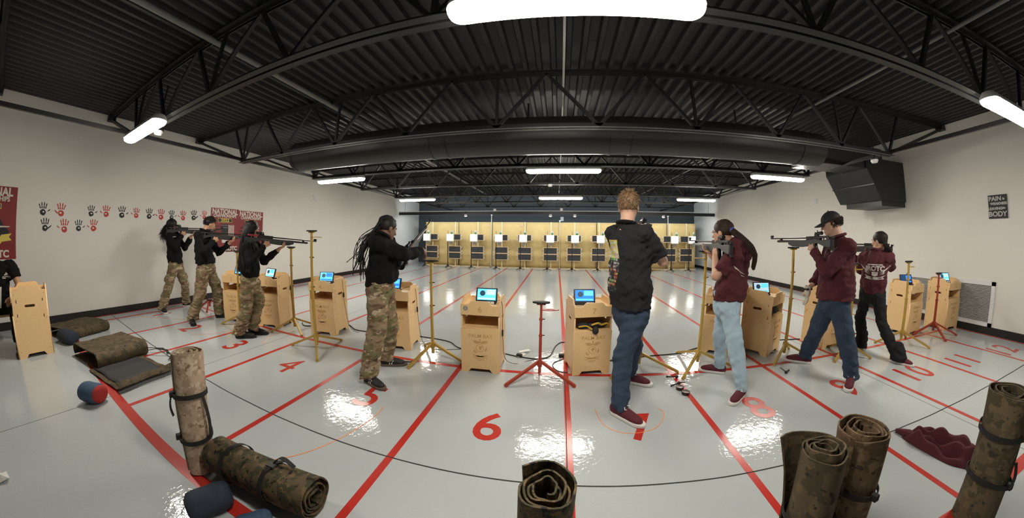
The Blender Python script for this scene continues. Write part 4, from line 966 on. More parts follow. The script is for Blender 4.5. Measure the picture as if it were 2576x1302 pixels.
# ================================================================ PEOPLE: implicit surfaces turned into meshes
class Field:
    def __init__(s, lo, hi, h):
        s.lo = np.array(lo, float); s.h = h
        s.ax = [np.arange(lo[i], hi[i] + h, h, dtype=np.float32) for i in range(3)]
        s.F = np.full([len(a) for a in s.ax], 0.2, np.float32)
    def sl(s, lo, hi):
        r = []
        for i in range(3):
            a = max(0, int((lo[i] - s.lo[i]) / s.h)); b = min(len(s.ax[i]), int((hi[i] - s.lo[i]) / s.h) + 2); r.append(slice(a, max(a, b)))
        return tuple(r)
    def grid(s, sl):
        return s.ax[0][sl[0]][:, None, None], s.ax[1][sl[1]][None, :, None], s.ax[2][sl[2]][None, None, :]
    def put(s, fn, lo, hi, k=0.02, cuts=(), sub=False):
        sl = s.sl(np.array(lo) - 0.05, np.array(hi) + 0.05); X, Y, Z = s.grid(sl)
        if 0 in s.F[sl].shape: return
        d = fn(X, Y, Z)
        for p, n in cuts: d = np.maximum(d, (X - p[0]) * n[0] + (Y - p[1]) * n[1] + (Z - p[2]) * n[2])
        F = s.F[sl]
        if sub:
            s.F[sl] = np.maximum(F, -d); return
        hh = np.clip(0.5 + 0.5 * (F - d) / k, 0, 1)
        s.F[sl] = F * (1 - hh) + d * hh - k * hh * (1 - hh)
    def cap(s, a, b, ra, rb=None, k=0.02, cuts=()):
        a = np.array(a, float); b = np.array(b, float); rb = ra if rb is None else rb; ba = b - a; L2 = max(1e-9, ba @ ba); R = max(ra, rb)
        def fn(X, Y, Z):
            x, y, z = X - a[0], Y - a[1], Z - a[2]
            t = np.clip((x * ba[0] + y * ba[1] + z * ba[2]) / L2, 0, 1)
            return np.sqrt((x - ba[0] * t)**2 + (y - ba[1] * t)**2 + (z - ba[2] * t)**2) - (ra + (rb - ra) * t)
        s.put(fn, np.minimum(a, b) - R, np.maximum(a, b) + R, k, cuts)
    def ell(s, c, axes, r, k=0.02, cuts=(), sub=False):
        c = np.array(c, float); A = np.array(axes, float); r = np.array(r, float)
        def fn(X, Y, Z):
            x, y, z = X - c[0], Y - c[1], Z - c[2]; k0 = 0; k1 = 0
            for i in range(3):
                q = x * A[i][0] + y * A[i][1] + z * A[i][2]; k0 = k0 + (q / r[i])**2; k1 = k1 + (q / r[i]**2)**2
            k0 = np.sqrt(k0); return k0 * (k0 - 1) / np.maximum(np.sqrt(k1), 1e-6)
        R = r.max(); s.put(fn, c - R, c + R, k, cuts, sub)
    def loft(s, a, b, lat, wa, wb, k=0.03, cuts=()):
        a = np.array(a, float); b = np.array(b, float); ba = b - a; L2 = ba @ ba; ax = ba / math.sqrt(L2)
        lat = np.array(lat, float); lat = lat - ax * (lat @ ax); lat /= np.linalg.norm(lat); fr = np.cross(ax, lat)
        def fn(X, Y, Z):
            x, y, z = X - a[0], Y - a[1], Z - a[2]
            t0 = (x * ax[0] + y * ax[1] + z * ax[2]); t = np.clip(t0 / math.sqrt(L2), 0, 1); e = t0 - t * math.sqrt(L2)
            l = x * lat[0] + y * lat[1] + z * lat[2]; f = x * fr[0] + y * fr[1] + z * fr[2]
            w = wa[0] + (wb[0] - wa[0]) * t; d = wa[1] + (wb[1] - wa[1]) * t
            return (np.sqrt((l / w)**2 + (f / d)**2 + (e / d)**2) - 1) * np.minimum(w, d)
        R = max(wa + wb); s.put(fn, np.minimum(a, b) - R, np.maximum(a, b) + R, k, cuts)
    def noise(s, amp, freq, seed, stretch=(1, 1, 1), zlo=None, zhi=None):
        rr = random.Random(seed); sl = (slice(None),) * 3
        if zlo is not None:
            a = max(0, int((zlo - s.lo[2]) / s.h)); b = min(len(s.ax[2]), int((zhi - s.lo[2]) / s.h)); sl = (slice(None), slice(None), slice(a, max(a, b)))
        X, Y, Z = s.grid(sl); N = 0
        for i in range(5):
            v = Vector((rr.gauss(0, 1) * stretch[0], rr.gauss(0, 1) * stretch[1], rr.gauss(0, 1) * stretch[2])); f = freq * rr.uniform(0.6, 1.5)
            N = N + np.sin(f * (v[0] * X + v[1] * Y + v[2] * Z) + rr.uniform(0, 6) + 1.3 * np.sin(0.5 * f * (v[1] * X - v[2] * Y + v[0] * Z)))
        s.F[sl] = s.F[sl] + amp * N / 2.2
    def mesh(s, name, m, extra=None):
        F = s.F; S = F < 0
        c = [S[i:F.shape[0] - 1 + i, j:F.shape[1] - 1 + j, k:F.shape[2] - 1 + k] for i in (0, 1) for j in (0, 1) for k in (0, 1)]
        cnt = np.zeros(c[0].shape, np.int8)
        for q in c: cnt += q
        act = np.argwhere((cnt > 0) & (cnt < 8))
        if len(act) == 0: act = np.zeros((0, 3), int)
        idx = np.full(cnt.shape, -1, np.int64); idx[tuple(act.T)] = np.arange(len(act))
        offs = np.array([(i, j, k) for i in (0, 1) for j in (0, 1) for k in (0, 1)])
        V8 = np.stack([F[act[:, 0] + o[0], act[:, 1] + o[1], act[:, 2] + o[2]] for o in offs], 1)
        acc = np.zeros((len(act), 3)); n = np.zeros(len(act))
        for a in range(8):
            for b in range(a + 1, 8):
                if abs(offs[a] - offs[b]).sum() != 1: continue
                va, vb = V8[:, a], V8[:, b]; cr = (va < 0) != (vb < 0); t = np.where(cr, va / np.where(cr, va - vb, 1), 0)
                acc += np.where(cr[:, None], offs[a] + (offs[b] - offs[a]) * t[:, None], 0); n += cr
        V = (act + acc / n[:, None]) * s.h + s.lo
        quads = []
        for ax in range(3):
            a1, a2 = (ax + 1) % 3, (ax + 2) % 3
            sl0 = [slice(None)] * 3; sl1 = [slice(None)] * 3; sl0[ax] = slice(0, -1); sl1[ax] = slice(1, None)
            E = np.argwhere(S[tuple(sl0)] != S[tuple(sl1)])
            E = E[(E[:, a1] > 0) & (E[:, a2] > 0) & (E[:, a1] < F.shape[a1] - 1) & (E[:, a2] < F.shape[a2] - 1)]
            if len(E) == 0: continue
            ins = S[tuple(E.T)]
            def cell(d1, d2):
                q = E.copy(); q[:, a1] += d1; q[:, a2] += d2; return idx[tuple(q.T)]
            Q = np.stack([cell(-1, -1), cell(0, -1), cell(0, 0), cell(-1, 0)], 1)
            Q[~ins] = Q[~ins][:, ::-1]; quads.append(Q)
        Q = np.concatenate(quads) if quads else np.zeros((0, 4), int)
        V = V.tolist(); Q = Q.tolist()
        if extra is not None: n0 = len(V); V = V + [tuple(p) for p in extra.v]; Q = Q + [tuple(i + n0 for i in f_) for f_ in extra.f]
        me = bpy.data.meshes.new(name); me.from_pydata(V, [], Q); me.update()
        me.polygons.foreach_set('use_smooth', [True] * len(me.polygons)); me.materials.append(m)
        return me

def nrm(v): v = np.array(v, float); return v / max(1e-9, np.linalg.norm(v))
UP = np.array([0, 0, 1.0])

# ---- cloth, skin, hair
OCP = camo('multicam_cloth', [((0.270, 0.195, 0.120), 0), ((0.165, 0.148, 0.072), 0.50), ((0.160, 0.098, 0.062), 0.55), ((0.42, 0.34, 0.235), 0.59), ((0.065, 0.045, 0.032), 0.65)], 5.2, (1, 1, 2.0), 0.85)
BLKC = mat('black_cotton', (0.0052, 0.0052, 0.006), 0.95, var=0.2, scale=60, bump=0.15, bscale=160, spec=0.25)
MARN = mat('maroon_fleece', (0.072, 0.010, 0.016), 0.9, var=0.15, scale=60, bump=0.15, bscale=160)
JEAN = mat('dark_denim', (0.022, 0.042, 0.078), 0.85, var=0.35, scale=9, bump=0.2, bscale=90)
JEANL = mat('light_denim', (0.38, 0.51, 0.60), 0.85, var=0.18, scale=9, bump=0.2, bscale=90)
BLKP = mat('black_trouser', (0.006, 0.006, 0.007), 0.9)
def skin(name, c):
    m = mat(name, c, 0.5, var=0.06, scale=30)
    b = m.node_tree.nodes['Principled BSDF']; b.inputs['Subsurface Weight'].default_value = 0.12; b.inputs['Subsurface Radius'].default_value = (0.02, 0.008, 0.005); b.inputs['Subsurface Scale'].default_value = 0.3
    return m
SK1 = skin('skin_light', (0.56, 0.32, 0.215)); SK2 = skin('skin_tan', (0.47, 0.26, 0.15)); SK3 = skin('skin_brown', (0.20, 0.10, 0.06)); SK4 = skin('skin_pink', (0.60, 0.36, 0.26))
HBLACK = mat('black_hair', (0.010, 0.008, 0.007), 0.55, var=0.4, scale=90, spec=0.35)
HBROWN = mat('dark_brown_hair', (0.032, 0.018, 0.010), 0.55, var=0.4, scale=90, spec=0.35)
HSAND = mat('sandy_hair', (0.19, 0.115, 0.055), 0.5, var=0.4, scale=60)
HDK = mat('dark_hair', (0.018, 0.012, 0.009), 0.55, var=0.4, scale=90, spec=0.35)

def shoe_set(style):
    up, sole, lace = {'skate': (mat('maroon_canvas', (0.10, 0.012, 0.022), 0.8), mat('sole_white', (0.70, 0.68, 0.64), 0.6), mat('lace_white', (0.75, 0.74, 0.72), 0.8)),
                      'boot': (mat('boot_black', (0.010, 0.010, 0.010), 0.45), mat('boot_sole', (0.008, 0.008, 0.008), 0.6), mat('boot_lace', (0.01, 0.01, 0.01), 0.8)),
                      'runner': (mat('runner_black', (0.012, 0.012, 0.013), 0.6), mat('gum_sole', (0.12, 0.085, 0.06), 0.6), mat('lace_white', (0.75, 0.74, 0.72), 0.8)),
                      'canvas': (mat('canvas_black', (0.012, 0.012, 0.013), 0.8), mat('sole_white', (0.70, 0.68, 0.64), 0.6), mat('lace_white', (0.75, 0.74, 0.72), 0.8))}[style]
    f = Field((-0.08, -0.14, -0.01), (0.08, 0.22, 0.17), 0.006)
    I = np.eye(3); cut = [((0, 0, 0.014), (0, 0, -1.0))]
    topz = 0.15 if style == 'boot' else 0.105
    f.ell((0, 0.03, 0.045), I, (0.043, 0.11, 0.048), 0.02, cut); f.ell((0, 0.115, 0.034), I, (0.044, 0.072, 0.034), 0.02, cut); f.ell((0, -0.065, 0.05), I, (0.037, 0.05, 0.055), 0.02, cut)
    f.cap((0, -0.05, 0.05), (0, -0.052, topz + 0.03), 0.040, 0.038, 0.02, cut + [((0, -0.05, topz), (0, 0.35, 1.0))])
    upm = f.mesh('shoe', up)
    out = arc(0, 0.115, 0.046, 0, PI, 10, 0.078) + arc(0, -0.075, 0.040, PI, 2 * PI, 10, 0.045)
    som = poly_mesh('sole', out, [], 0.026, sole, 0.003)
    lm = MB()
    if style != 'boot':
        for k in range(4):
            y = 0.025 + 0.02 * k; z = 0.090 - 0.0075 * k
            lm.tube([(-0.028, y, z - 0.012), (-0.012, y + 0.004, z + 0.001), (0.012, y - 0.004, z + 0.001), (0.028, y, z - 0.012)], 0.0042, 6)
        for s in (-1, 1): lm.tube([(0, 0.02, 0.098), (s * 0.02, 0.03, 0.108), (s * 0.035, 0.045, 0.098), (s * 0.02, 0.05, 0.094)], 0.0035, 6)
    else:
        for k in range(4): y = 0.015 + 0.018 * k; lm.tube([(-0.026, y, 0.080 - 0.004 * k), (0, y, 0.094 - 0.005 * k), (0.026, y, 0.080 - 0.004 * k)], 0.004, 6)
    lam = lm.mesh('laces', lace, True)
    return upm, som, lam, style
SHOES = {s: shoe_set(s) for s in ('skate', 'boot', 'runner', 'canvas')}
STRIPE = mat('shoe_stripe', (0.7, 0.7, 0.7), 0.6)
def put_shoe(root, style, x, y, toe, sc=1.0):
    upm, som, lam, st = SHOES[style]
    o = link('shoe', upm, root, (x, y, 0.002), (0, 0, math.atan2(-toe[0], toe[1]))); o.scale = (sc, sc, sc)
    link('sole', som, o, (0, 0.018, 0.014)); link('laces', lam, o)
    if style == 'runner':
        for s in (-1, 1):
            for k in (0, 1): MB().bar((s * 0.043, 0.01 + 0.025 * k, 0.03), (s * 0.036, 0.035 + 0.025 * k, 0.07), 0.004, 0.012).build('side_stripe', STRIPE, o)

def hand(f, p, fd, pn, side, sz=1.0, curl=(0.7, 0.8), spread=0.0):
    p = np.array(p, float); fd = nrm(fd); pn = nrm(np.array(pn) - fd * (np.array(pn) @ fd)); ac = np.cross(fd, pn) * side   # ac: towards the thumb
    A = np.stack([ac, fd, pn])
    f.ell(p, A, (0.040 * sz, 0.050 * sz, 0.017 * sz), 0.008)
    for off, L in ((0.030, 0.070), (0.010, 0.078), (-0.011, 0.072), (-0.030, 0.056)):
        b = p + fd * 0.042 * sz + ac * off * sz; d1 = nrm(fd + ac * off * spread * 8); r = 0.0088 * sz
        for k, (fr, cu) in enumerate(((0.5, curl[0]), (0.5, curl[1]))):
            d1 = nrm(d1 * math.cos(cu) + pn * math.sin(cu)); e = b + d1 * L * fr * sz
            f.cap(b, e, r, r * 0.9, 0.004); b = e; r *= 0.92
    b = p - fd * 0.012 * sz + ac * 0.034 * sz; d1 = nrm(ac * 0.75 + fd * 0.6 + pn * 0.35); e = b + d1 * 0.038 * sz
    f.cap(b, e, 0.013 * sz, 0.0105 * sz, 0.008); f.cap(e, e + nrm(fd + pn * 0.5 + ac * 0.1) * 0.03 * sz, 0.0105 * sz, 0.009 * sz, 0.004)

def head_frame(g):
    fw = nrm(g); l = nrm(np.cross(UP, fw)); u = np.cross(fw, l); return fw, l, u

def person(lab, P, J, st):
    """J: joints in metres in the person's own frame (x right of the viewer, y away, z up)"""
    az = math.atan2(P[0], P[1])
    t = thing('person', lab, 'person', (P[0], P[1], 0), -az, 'people in the range')
    j = {k: np.array(v, float) for k, v in J.items()}
    bk = st.get('bulk', 1.0); sd = st.get('seed', 1); sz = st.get('size', 1.0)
    sh = j['shL'] - j['shR']; lat = nrm((sh[0], sh[1], 0)); mid = (j['shL'] + j['shR']) / 2
    lath = nrm(st.get('hiplat', lat)); hip = j['hip']
    fw, hl, hu = head_frame(st['gaze']); c = j['head']; hs = st.get('head', 1.0)
    chest = mid - UP * 0.10; belly = hip * 0.62 + chest * 0.38 + UP * 0.0
    hem = st['hem']
    allp = np.stack([j[k] for k in j if k[:2] not in ('kn', 'ft')] + [c + UP * 0.15])
    lo = allp.min(0) - 0.26; hi = allp.max(0) + 0.26
    # --- body: head, neck, torso core, arms and hands as one surface
    f = Field((lo[0], lo[1], max(hip[2] - 0.05, 0)), (hi[0], hi[1], c[2] + 0.17), 0.0066)
    A = np.stack([hl, fw, hu])
    H = lambda a, b, d: c + (hl * a + fw * b + hu * d) * hs
    f.ell(H(0, -0.012, 0.028), A, np.array((0.074, 0.094, 0.092)) * hs, 0.02)
    f.ell(H(0, 0.034, -0.035), A, np.array((0.060, 0.060, 0.078)) * hs, 0.03)
    f.ell(H(0, 0.062, -0.088), A, np.array((0.030, 0.026, 0.024)) * hs, 0.025)
    for s in (-1, 1):
        f.cap(H(s * 0.052, 0.005, -0.05), H(s * 0.026, 0.06, -0.092), 0.016 * hs, 0.014 * hs, 0.02)
        f.ell(H(s * 0.033, 0.076, -0.020), A, np.array((0.018, 0.012, 0.014)) * hs, 0.015)
        f.ell(H(s * 0.078, -0.012, -0.012), A, np.array((0.010, 0.021, 0.032)) * hs, 0.006)
        f.ell(H(s * 0.031, 0.098, 0.006), A, np.array((0.015, 0.011, 0.009)) * hs, 0.01, sub=True)
    f.cap(H(-0.035, 0.080, 0.020), H(0.035, 0.080, 0.020), 0.010 * hs, None, 0.012)
    f.cap(H(0, 0.090, 0.006), H(0, 0.112, -0.030), 0.009 * hs, 0.0125 * hs, 0.008)
    f.cap(H(-0.018, 0.088, -0.062), H(0.018, 0.088, -0.062), 0.008 * hs, None, 0.006); f.cap(H(-0.014, 0.086, -0.071), H(0.014, 0.086, -0.071), 0.008 * hs, None, 0.006)
    f.cap(j['neck'] - UP * 0.05, H(0, -0.02, -0.045), 0.062 * math.sqrt(bk), 0.056 * math.sqrt(bk), 0.03)
    f.cap(j['shR'] * 0.9 + mid * 0.1, j['shL'] * 0.9 + mid * 0.1, 0.042, None, 0.03); f.cap(j['neck'] - UP * 0.04, mid, 0.06, 0.06, 0.03)
    f.loft(hip + UP * 0.05, chest, lath, (0.11 * bk, 0.075 * bk), (0.12 * bk, 0.08 * bk))
    for s in ('R', 'L'):
        ua, fa = st.get('arm', (0.050, 0.042, 0.030))[:2], st.get('arm', (0.050, 0.042, 0.030))[1:]
        S_, E_, W_ = j['sh' + s], j['el' + s], j['ha' + s]
        d = nrm(W_ - E_); wr = W_ - d * 0.055
        short = st.get('sleeve', 1.0) < 1
        k1 = 1.0 if short else 0.8
        f.cap(S_, E_, ua[0] * k1, ua[1] * k1, 0.02); f.cap(E_, wr, fa[0] * k1, fa[1] * (1.0 if short else 0.9), 0.015)
        hd = st['hand' + s]
        f.cap(wr, W_ - d * 0.02, fa[1] * 0.92, 0.024, 0.015)
        hand(f, W_, hd[0], hd[1], hd[2], sz, hd[3] if len(hd) > 3 else (0.75, 0.85))
    body = link('body', f.mesh('body', st['skin']), t)
    for s in (-1, 1):
        e = MB().ell(tuple(H(s * 0.031, 0.0775, 0.004)), (0.0105 * hs,) * 3, 10, 8).build('eye', mat('eye_white', (0.65, 0.62, 0.58), 0.2), t, True)
        MB().ell(tuple(H(s * 0.031, 0.0855, 0.003)), (0.005 * hs,) * 3, 8, 6).build('iris', mat('iris_dark', (0.02, 0.012, 0.008), 0.2), e, True)
    MB().tube([tuple(H(-0.020, 0.0955, -0.066)), tuple(H(-0.008, 0.0985, -0.0655)), tuple(H(0.008, 0.0985, -0.0655)), tuple(H(0.020, 0.0955, -0.066))], 0.0026, 6).build('mouth', mat('lip_line', (0.22, 0.08, 0.06), 0.5), t, True)
    for s in (-1, 1): MB().tube([tuple(H(s * 0.014, 0.0935, 0.024)), tuple(H(s * 0.032, 0.0915, 0.030)), tuple(H(s * 0.048, 0.080, 0.025))], 0.0038, 6).build('eyebrow', st['hairm'], t, True)
    # --- top
    f = Field((lo[0], lo[1], hem - 0.06), (hi[0], hi[1], c[2] + 0.02), 0.0085)
    hc = [((hip[0], hip[1], hem), (st.get('hemtilt', 0.0), 0.0, -1.0))]
    o = 0.014
    f.loft(hip + UP * 0.02, belly, lath, ((0.158 + o) * bk, (0.118 + o) * bk), ((0.152 + o) * bk, (0.122 + o) * bk), 0.04, hc)
    f.loft(belly, chest + UP * 0.03, lat, ((0.152 + o) * bk, (0.120 + o) * bk), ((0.165 + o) * math.sqrt(bk), (0.110 + o) * math.sqrt(bk)), 0.05, hc)
    nc = [(j['neck'] + UP * 0.025, nrm(UP * 1.0 + nrm((fw[0], fw[1], 0)) * 0.25))]
    f.cap(j['shR'], j['shL'], 0.068 * math.sqrt(bk), None, 0.05, nc); f.cap(mid - UP * 0.03, j['neck'], 0.095, 0.075, 0.04, nc)
    for s in ('R', 'L'):
        S_, E_, W_ = j['sh' + s], j['el' + s], j['ha' + s]; d = nrm(W_ - E_)
        if st.get('sleeve', 1.0) < 1:
            q = S_ + (E_ - S_) * st['sleeve']; dd = nrm(E_ - S_)
            f.cap(S_, q + dd * 0.1, 0.074, 0.080, 0.03, [(q, dd)])
        else:
            wr = W_ - d * st.get('cuff', 0.06)
            a = st.get('sl', (0.068, 0.058, 0.046))
            f.cap(S_, E_, a[0] * math.sqrt(bk), a[1] * math.sqrt(bk), 0.03); f.cap(E_, wr + d * 0.06, a[1] * math.sqrt(bk), a[2], 0.02, [(wr, d)])
    for a, b, ra, rb in st.get('extra', ()): f.cap(a, b, ra, rb, 0.04)
    f.noise(st.get('fold', 0.006) * 1.15, 18, sd, (1, 1, 0.9)); f.noise(0.0052, 34, sd + 5, (1.0, 1.0, 1.2)); f.noise(0.0020, 75, sd + 6)
    topm = f.mesh('top', st['topm']); top = link(st.get('topname', 'sweater'), topm, t)
    nn_ = nc[0][1]; ax_ = nrm(c - hu * 0.045 * hs - fw * 0.02 - j['neck']); nn_ = nrm(nn_ * 0.5 + ax_ * 0.5); e1 = nrm(np.cross(nn_, (1, 0.3, 0))); e2 = np.cross(nn_, e1); Rc = 0.074 * math.sqrt(bk)
    ring = [tuple(j['neck'] + UP * 0.004 + ax_ * 0.010 + (e1 * math.cos(q) + e2 * math.sin(q)) * Rc) for q in np.linspace(0, 2 * PI, 29)]
    MB().tube(ring, 0.0165, 8, False).build('collar', st['topm'] if st.get('topname') != 't_shirt' else BLKC, top, True)
    # --- trousers
    wz = hem + 0.09
    f = Field((lo[0] - 0.15, lo[1] - 0.15, 0.03), (hi[0] + 0.15, hi[1] + 0.15, wz + 0.05), 0.0085)
    wc = [((hip[0], hip[1], wz), (0, 0, 1.0))]
    b2 = math.sqrt(bk)
    f.loft(hip + UP * (wz - hip[2]), hip - UP * 0.03, lath, (0.155 * bk, 0.118 * bk), (0.165 * b2, 0.125 * bk), 0.03, wc)
    th, kn, an = st.get('leg', (0.098, 0.082, 0.078))
    for s, sg in (('R', -1), ('L', 1)):
        hj = hip + lath * 0.082 * sg * b2 - UP * 0.02; K = j['kn' + s]; ft = np.array((*J['ft' + s], 0.0)); toe = nrm((*st['toe' + s], 0))
        an_p = ft - toe * 0.05 + UP * 0.10
        f.cap(hj, K, th * b2, kn * b2, 0.03)
        f.cap(K, an_p - UP * 0.02, kn * b2, an, 0.02, [(an_p - UP * (0.035 if not st.get('flare') else 0.075), (0, 0, -1.0))])
        if st.get('flare'): f.cap(an_p + UP * 0.10, an_p - UP * 0.02 + toe * 0.03, 0.07, 0.098, 0.03, [(an_p - UP * 0.075, (0, 0, -1.0))])
        put_shoe(t, st['shoe'], ft[0] - toe[0] * 0.02, ft[1] - toe[1] * 0.02, toe, st.get('foot', 1.0))
        if st.get('pocket'):
            m_ = hj * 0.35 + K * 0.65; out = lath * sg
            f.ell(m_ + out * (th * 0.75), np.stack([lath, np.cross(UP, lath), UP]), (0.05, 0.075, 0.10), 0.02)
    f.noise(st.get('pfold', 0.006), 15, sd + 11, (1, 1, 1.6)); f.noise(0.0042, 36, sd + 12, (0.7, 0.7, 1.5)); f.noise(0.0016, 80, sd + 14); f.noise(st.get('pfold', 0.006) * 0.9, 30, sd + 13, (1, 1, 2.0), 0.03, 0.34)
    link('trousers', f.mesh('trousers', st['legm']), t)
    # --- hair: a scalp layer plus strands, one mesh
    k = st['hair']; hm = st['hairm']; rr = random.Random(sd * 31)
    f = Field(c - 0.20, c + 0.20, 0.0075)
    fc = [(H(0, 0.070, 0.045), nrm(fw * 1.0 - hu * 0.55)), (H(0, 0.02, -0.01), nrm(fw * 0.75 - hu * 0.75))]
    rad = np.array((0.084, 0.102, 0.100)) * hs; hc0 = H(0, -0.014, 0.030)
    X = MB()
    def scalp(ph, el, lift=1.0):
        """point on the scalp: ph angle round the head (0 = back), el height angle"""
        v = hl * math.sin(ph) * math.cos(el) * rad[0] - fw * math.cos(ph) * math.cos(el) * rad[1] + hu * math.sin(el) * rad[2]
        return hc0 + v * lift
    def strand(pts, r0, r1=None, n=4):
        pts = spline([tuple(p) for p in pts], 4); m_ = len(pts); r1 = r0 * 0.5 if r1 is None else r1
        X.tube(pts, [r0 + (r1 - r0) * i / (m_ - 1) for i in range(m_)], n, False)
    J2 = lambda s_: np.array((rr.gauss(0, s_), rr.gauss(0, s_), rr.gauss(0, s_)))
    if k == 'short':
        f.ell(hc0, A, rad * 0.99, 0.01, fc + [(H(0, 0, -0.058), -hu), (H(0, -0.02, -0.01), nrm(fw * 0.9 - hu * 0.5))])
        for i in range(620):
            ph = rr.uniform(-2.4, 2.4); el = rr.uniform(-0.55, 1.5) if abs(ph) < 1.4 else rr.uniform(0.25, 1.5)
            if el > 0.75: ph = rr.uniform(-PI, PI)
            p = scalp(ph, el, 0.98); nn = nrm(p - hc0); L = (0.022 + st.get('tuft', 0.0) * max(0, math.sin(el))) * rr.uniform(0.7, 1.3)
            dr = nrm(nn * (0.35 + 0.5 * max(0, el - 0.6)) + fw * 0.45 * max(0, math.sin(el)) - hu * 0.55 * math.cos(el) + J2(0.25))
            strand([p, p + dr * L * 0.5 + nn * 0.004, p + dr * L], 0.0036, 0.0010)
    elif k == 'capcurls':
        f.ell(hc0, A, rad * 0.985, 0.01, fc + [(H(0, 0, -0.045), -hu), (H(0, 0, 0.045), hu), (H(0, -0.01, -0.01), nrm(fw))])
        for i in range(150):
            ph = rr.uniform(-1.75, 1.75); el = rr.uniform(-0.65, 0.1); p = scalp(ph, el, 1.0); nn = nrm(p - hc0); u_ = nrm(np.cross(nn, J2(1.0))); v_ = np.cross(nn, u_); R_ = rr.uniform(0.007, 0.013)
            strand([p + nn * (0.004 + 0.0035 * q) + (u_ * math.cos(q * 1.3) + v_ * math.sin(q * 1.3)) * R_ for q in range(7)], 0.0030, 0.0018)
    else:
        f.ell(hc0, A, rad, 0.01, fc)
        bd = np.array(st.get('hairdir', (0, 0, 0)), float)
        if k == 'long':
            e = np.array(st['hairend']); l2 = nrm(np.cross(UP, bd))
            for i in range(640):
                ph = rr.uniform(-1.9, 1.9); top = scalp(ph * 0.5, 1.35 - 0.15 * rr.random(), 1.01); s1 = scalp(ph, 0.55, 1.04); s2 = scalp(ph, -0.15, 1.08)
                q = math.sin(ph * 0.8); en = e + l2 * (q * 0.125) + nrm(bd) * (-0.035 + 0.06 * math.cos(ph)) + UP * rr.uniform(-0.03, 0.10) + J2(0.012)
                mid_ = s2 * 0.55 + en * 0.45 + nrm(bd) * 0.015 + J2(0.010)
                strand([top, s1, s2, mid_, en], 0.0046, 0.0018)
        elif k == 'curly':
            for i in range(260):
                ph = rr.uniform(-1.6, 1.6); s0 = scalp(ph * 0.6, 1.2, 1.02); s1 = scalp(ph, 0.4, 1.05); s2 = scalp(ph, -0.25, 1.10)
                en = s2 + bd * rr.uniform(0.03, 0.13) - UP * rr.uniform(0.12, 0.30) + J2(0.025); w0 = rr.uniform(0, 6); P_ = [s0, s1, s2]
                for q in np.linspace(0.12, 1, 9): P_.append(s2 * (1 - q) + en * q + np.array((math.cos(w0 + q * 15), math.sin(w0 + q * 15), 0)) * 0.016)
                strand(P_, 0.0044, 0.0022)
        elif k == 'braids':
            e = np.array(st['hairend']); b0 = H(0, -0.095, 0.012)
            for i in range(46):
                ph = rr.uniform(-2.2, 2.2); s0 = scalp(ph * 1.2, 1.2 if abs(ph) < 1.7 else 0.7, 1.02); s1 = scalp(ph * 0.45, 0.45, 1.06); o1 = J2(0.02)
                m1 = b0 * 0.5 + e * 0.5 + nrm(bd) * 0.055 + J2(0.028); en = e + J2(0.035) + UP * rr.uniform(-0.08, 0.12)
                pts = spline([tuple(p) for p in (s0, s1, b0 + o1 * 0.6, m1, en)], 14); m_ = len(pts)
                X.tube(pts, [(0.0058 - 0.0022 * i_ / m_) * (1 + 0.22 * math.sin(i_ * 2.1)) for i_ in range(m_)], 5, False)
        elif k == 'tail':
            pts = [np.array(p) for p in st['tail']]; rs = st['tailr']
            for i in range(200):
                ph = rr.uniform(-2.5, 2.5); s0 = scalp(ph, 1.0 if abs(ph) > 1.6 else rr.uniform(-0.3, 1.3), 1.01)
                sm = scalp(ph * 0.5, 0.25, 1.05); P_ = [s0, sm]; o_ = nrm(J2(1.0)) * rr.random()**0.5; cut_ = rr.randint(len(pts) - 1, len(pts))
                for p, r_ in list(zip(pts, rs))[:cut_]: P_.append(p + o_ * r_ * 0.9 + J2(0.003))
                strand(P_, 0.0046, 0.0022)
    h_o = link('hair', f.mesh('hair', hm, X), t)
    if k == 'tail':
        a_ = np.array(st['tail'][0]); b_ = np.array(st['tail'][1])
        MB().cyl(tuple(a_ - 0.12 * (b_ - a_)), tuple(a_ + 0.08 * (b_ - a_)), st['tailr'][0] + 0.004, n=14).build('hair_tie', mat('blue_hair_tie', (0.08, 0.10, 0.45), 0.6) if not st.get('tie') else st['tie'], h_o, True, 40)
    return t, j, topm, H, (hl, fw, hu)

def aim_local(P, world_dir):
    az = math.atan2(P[0], P[1]); x, y = world_dir[0], world_dir[1]
    return np.array((x * math.cos(az) - y * math.sin(az), x * math.sin(az) + y * math.cos(az), world_dir[2] if len(world_dir) > 2 else 0.0))
def to_world(P, p):
    az = math.atan2(P[0], P[1]); return Vector((P[0] + p[0] * math.cos(az) + p[1] * math.sin(az), P[1] - p[0] * math.sin(az) + p[1] * math.cos(az), p[2]))

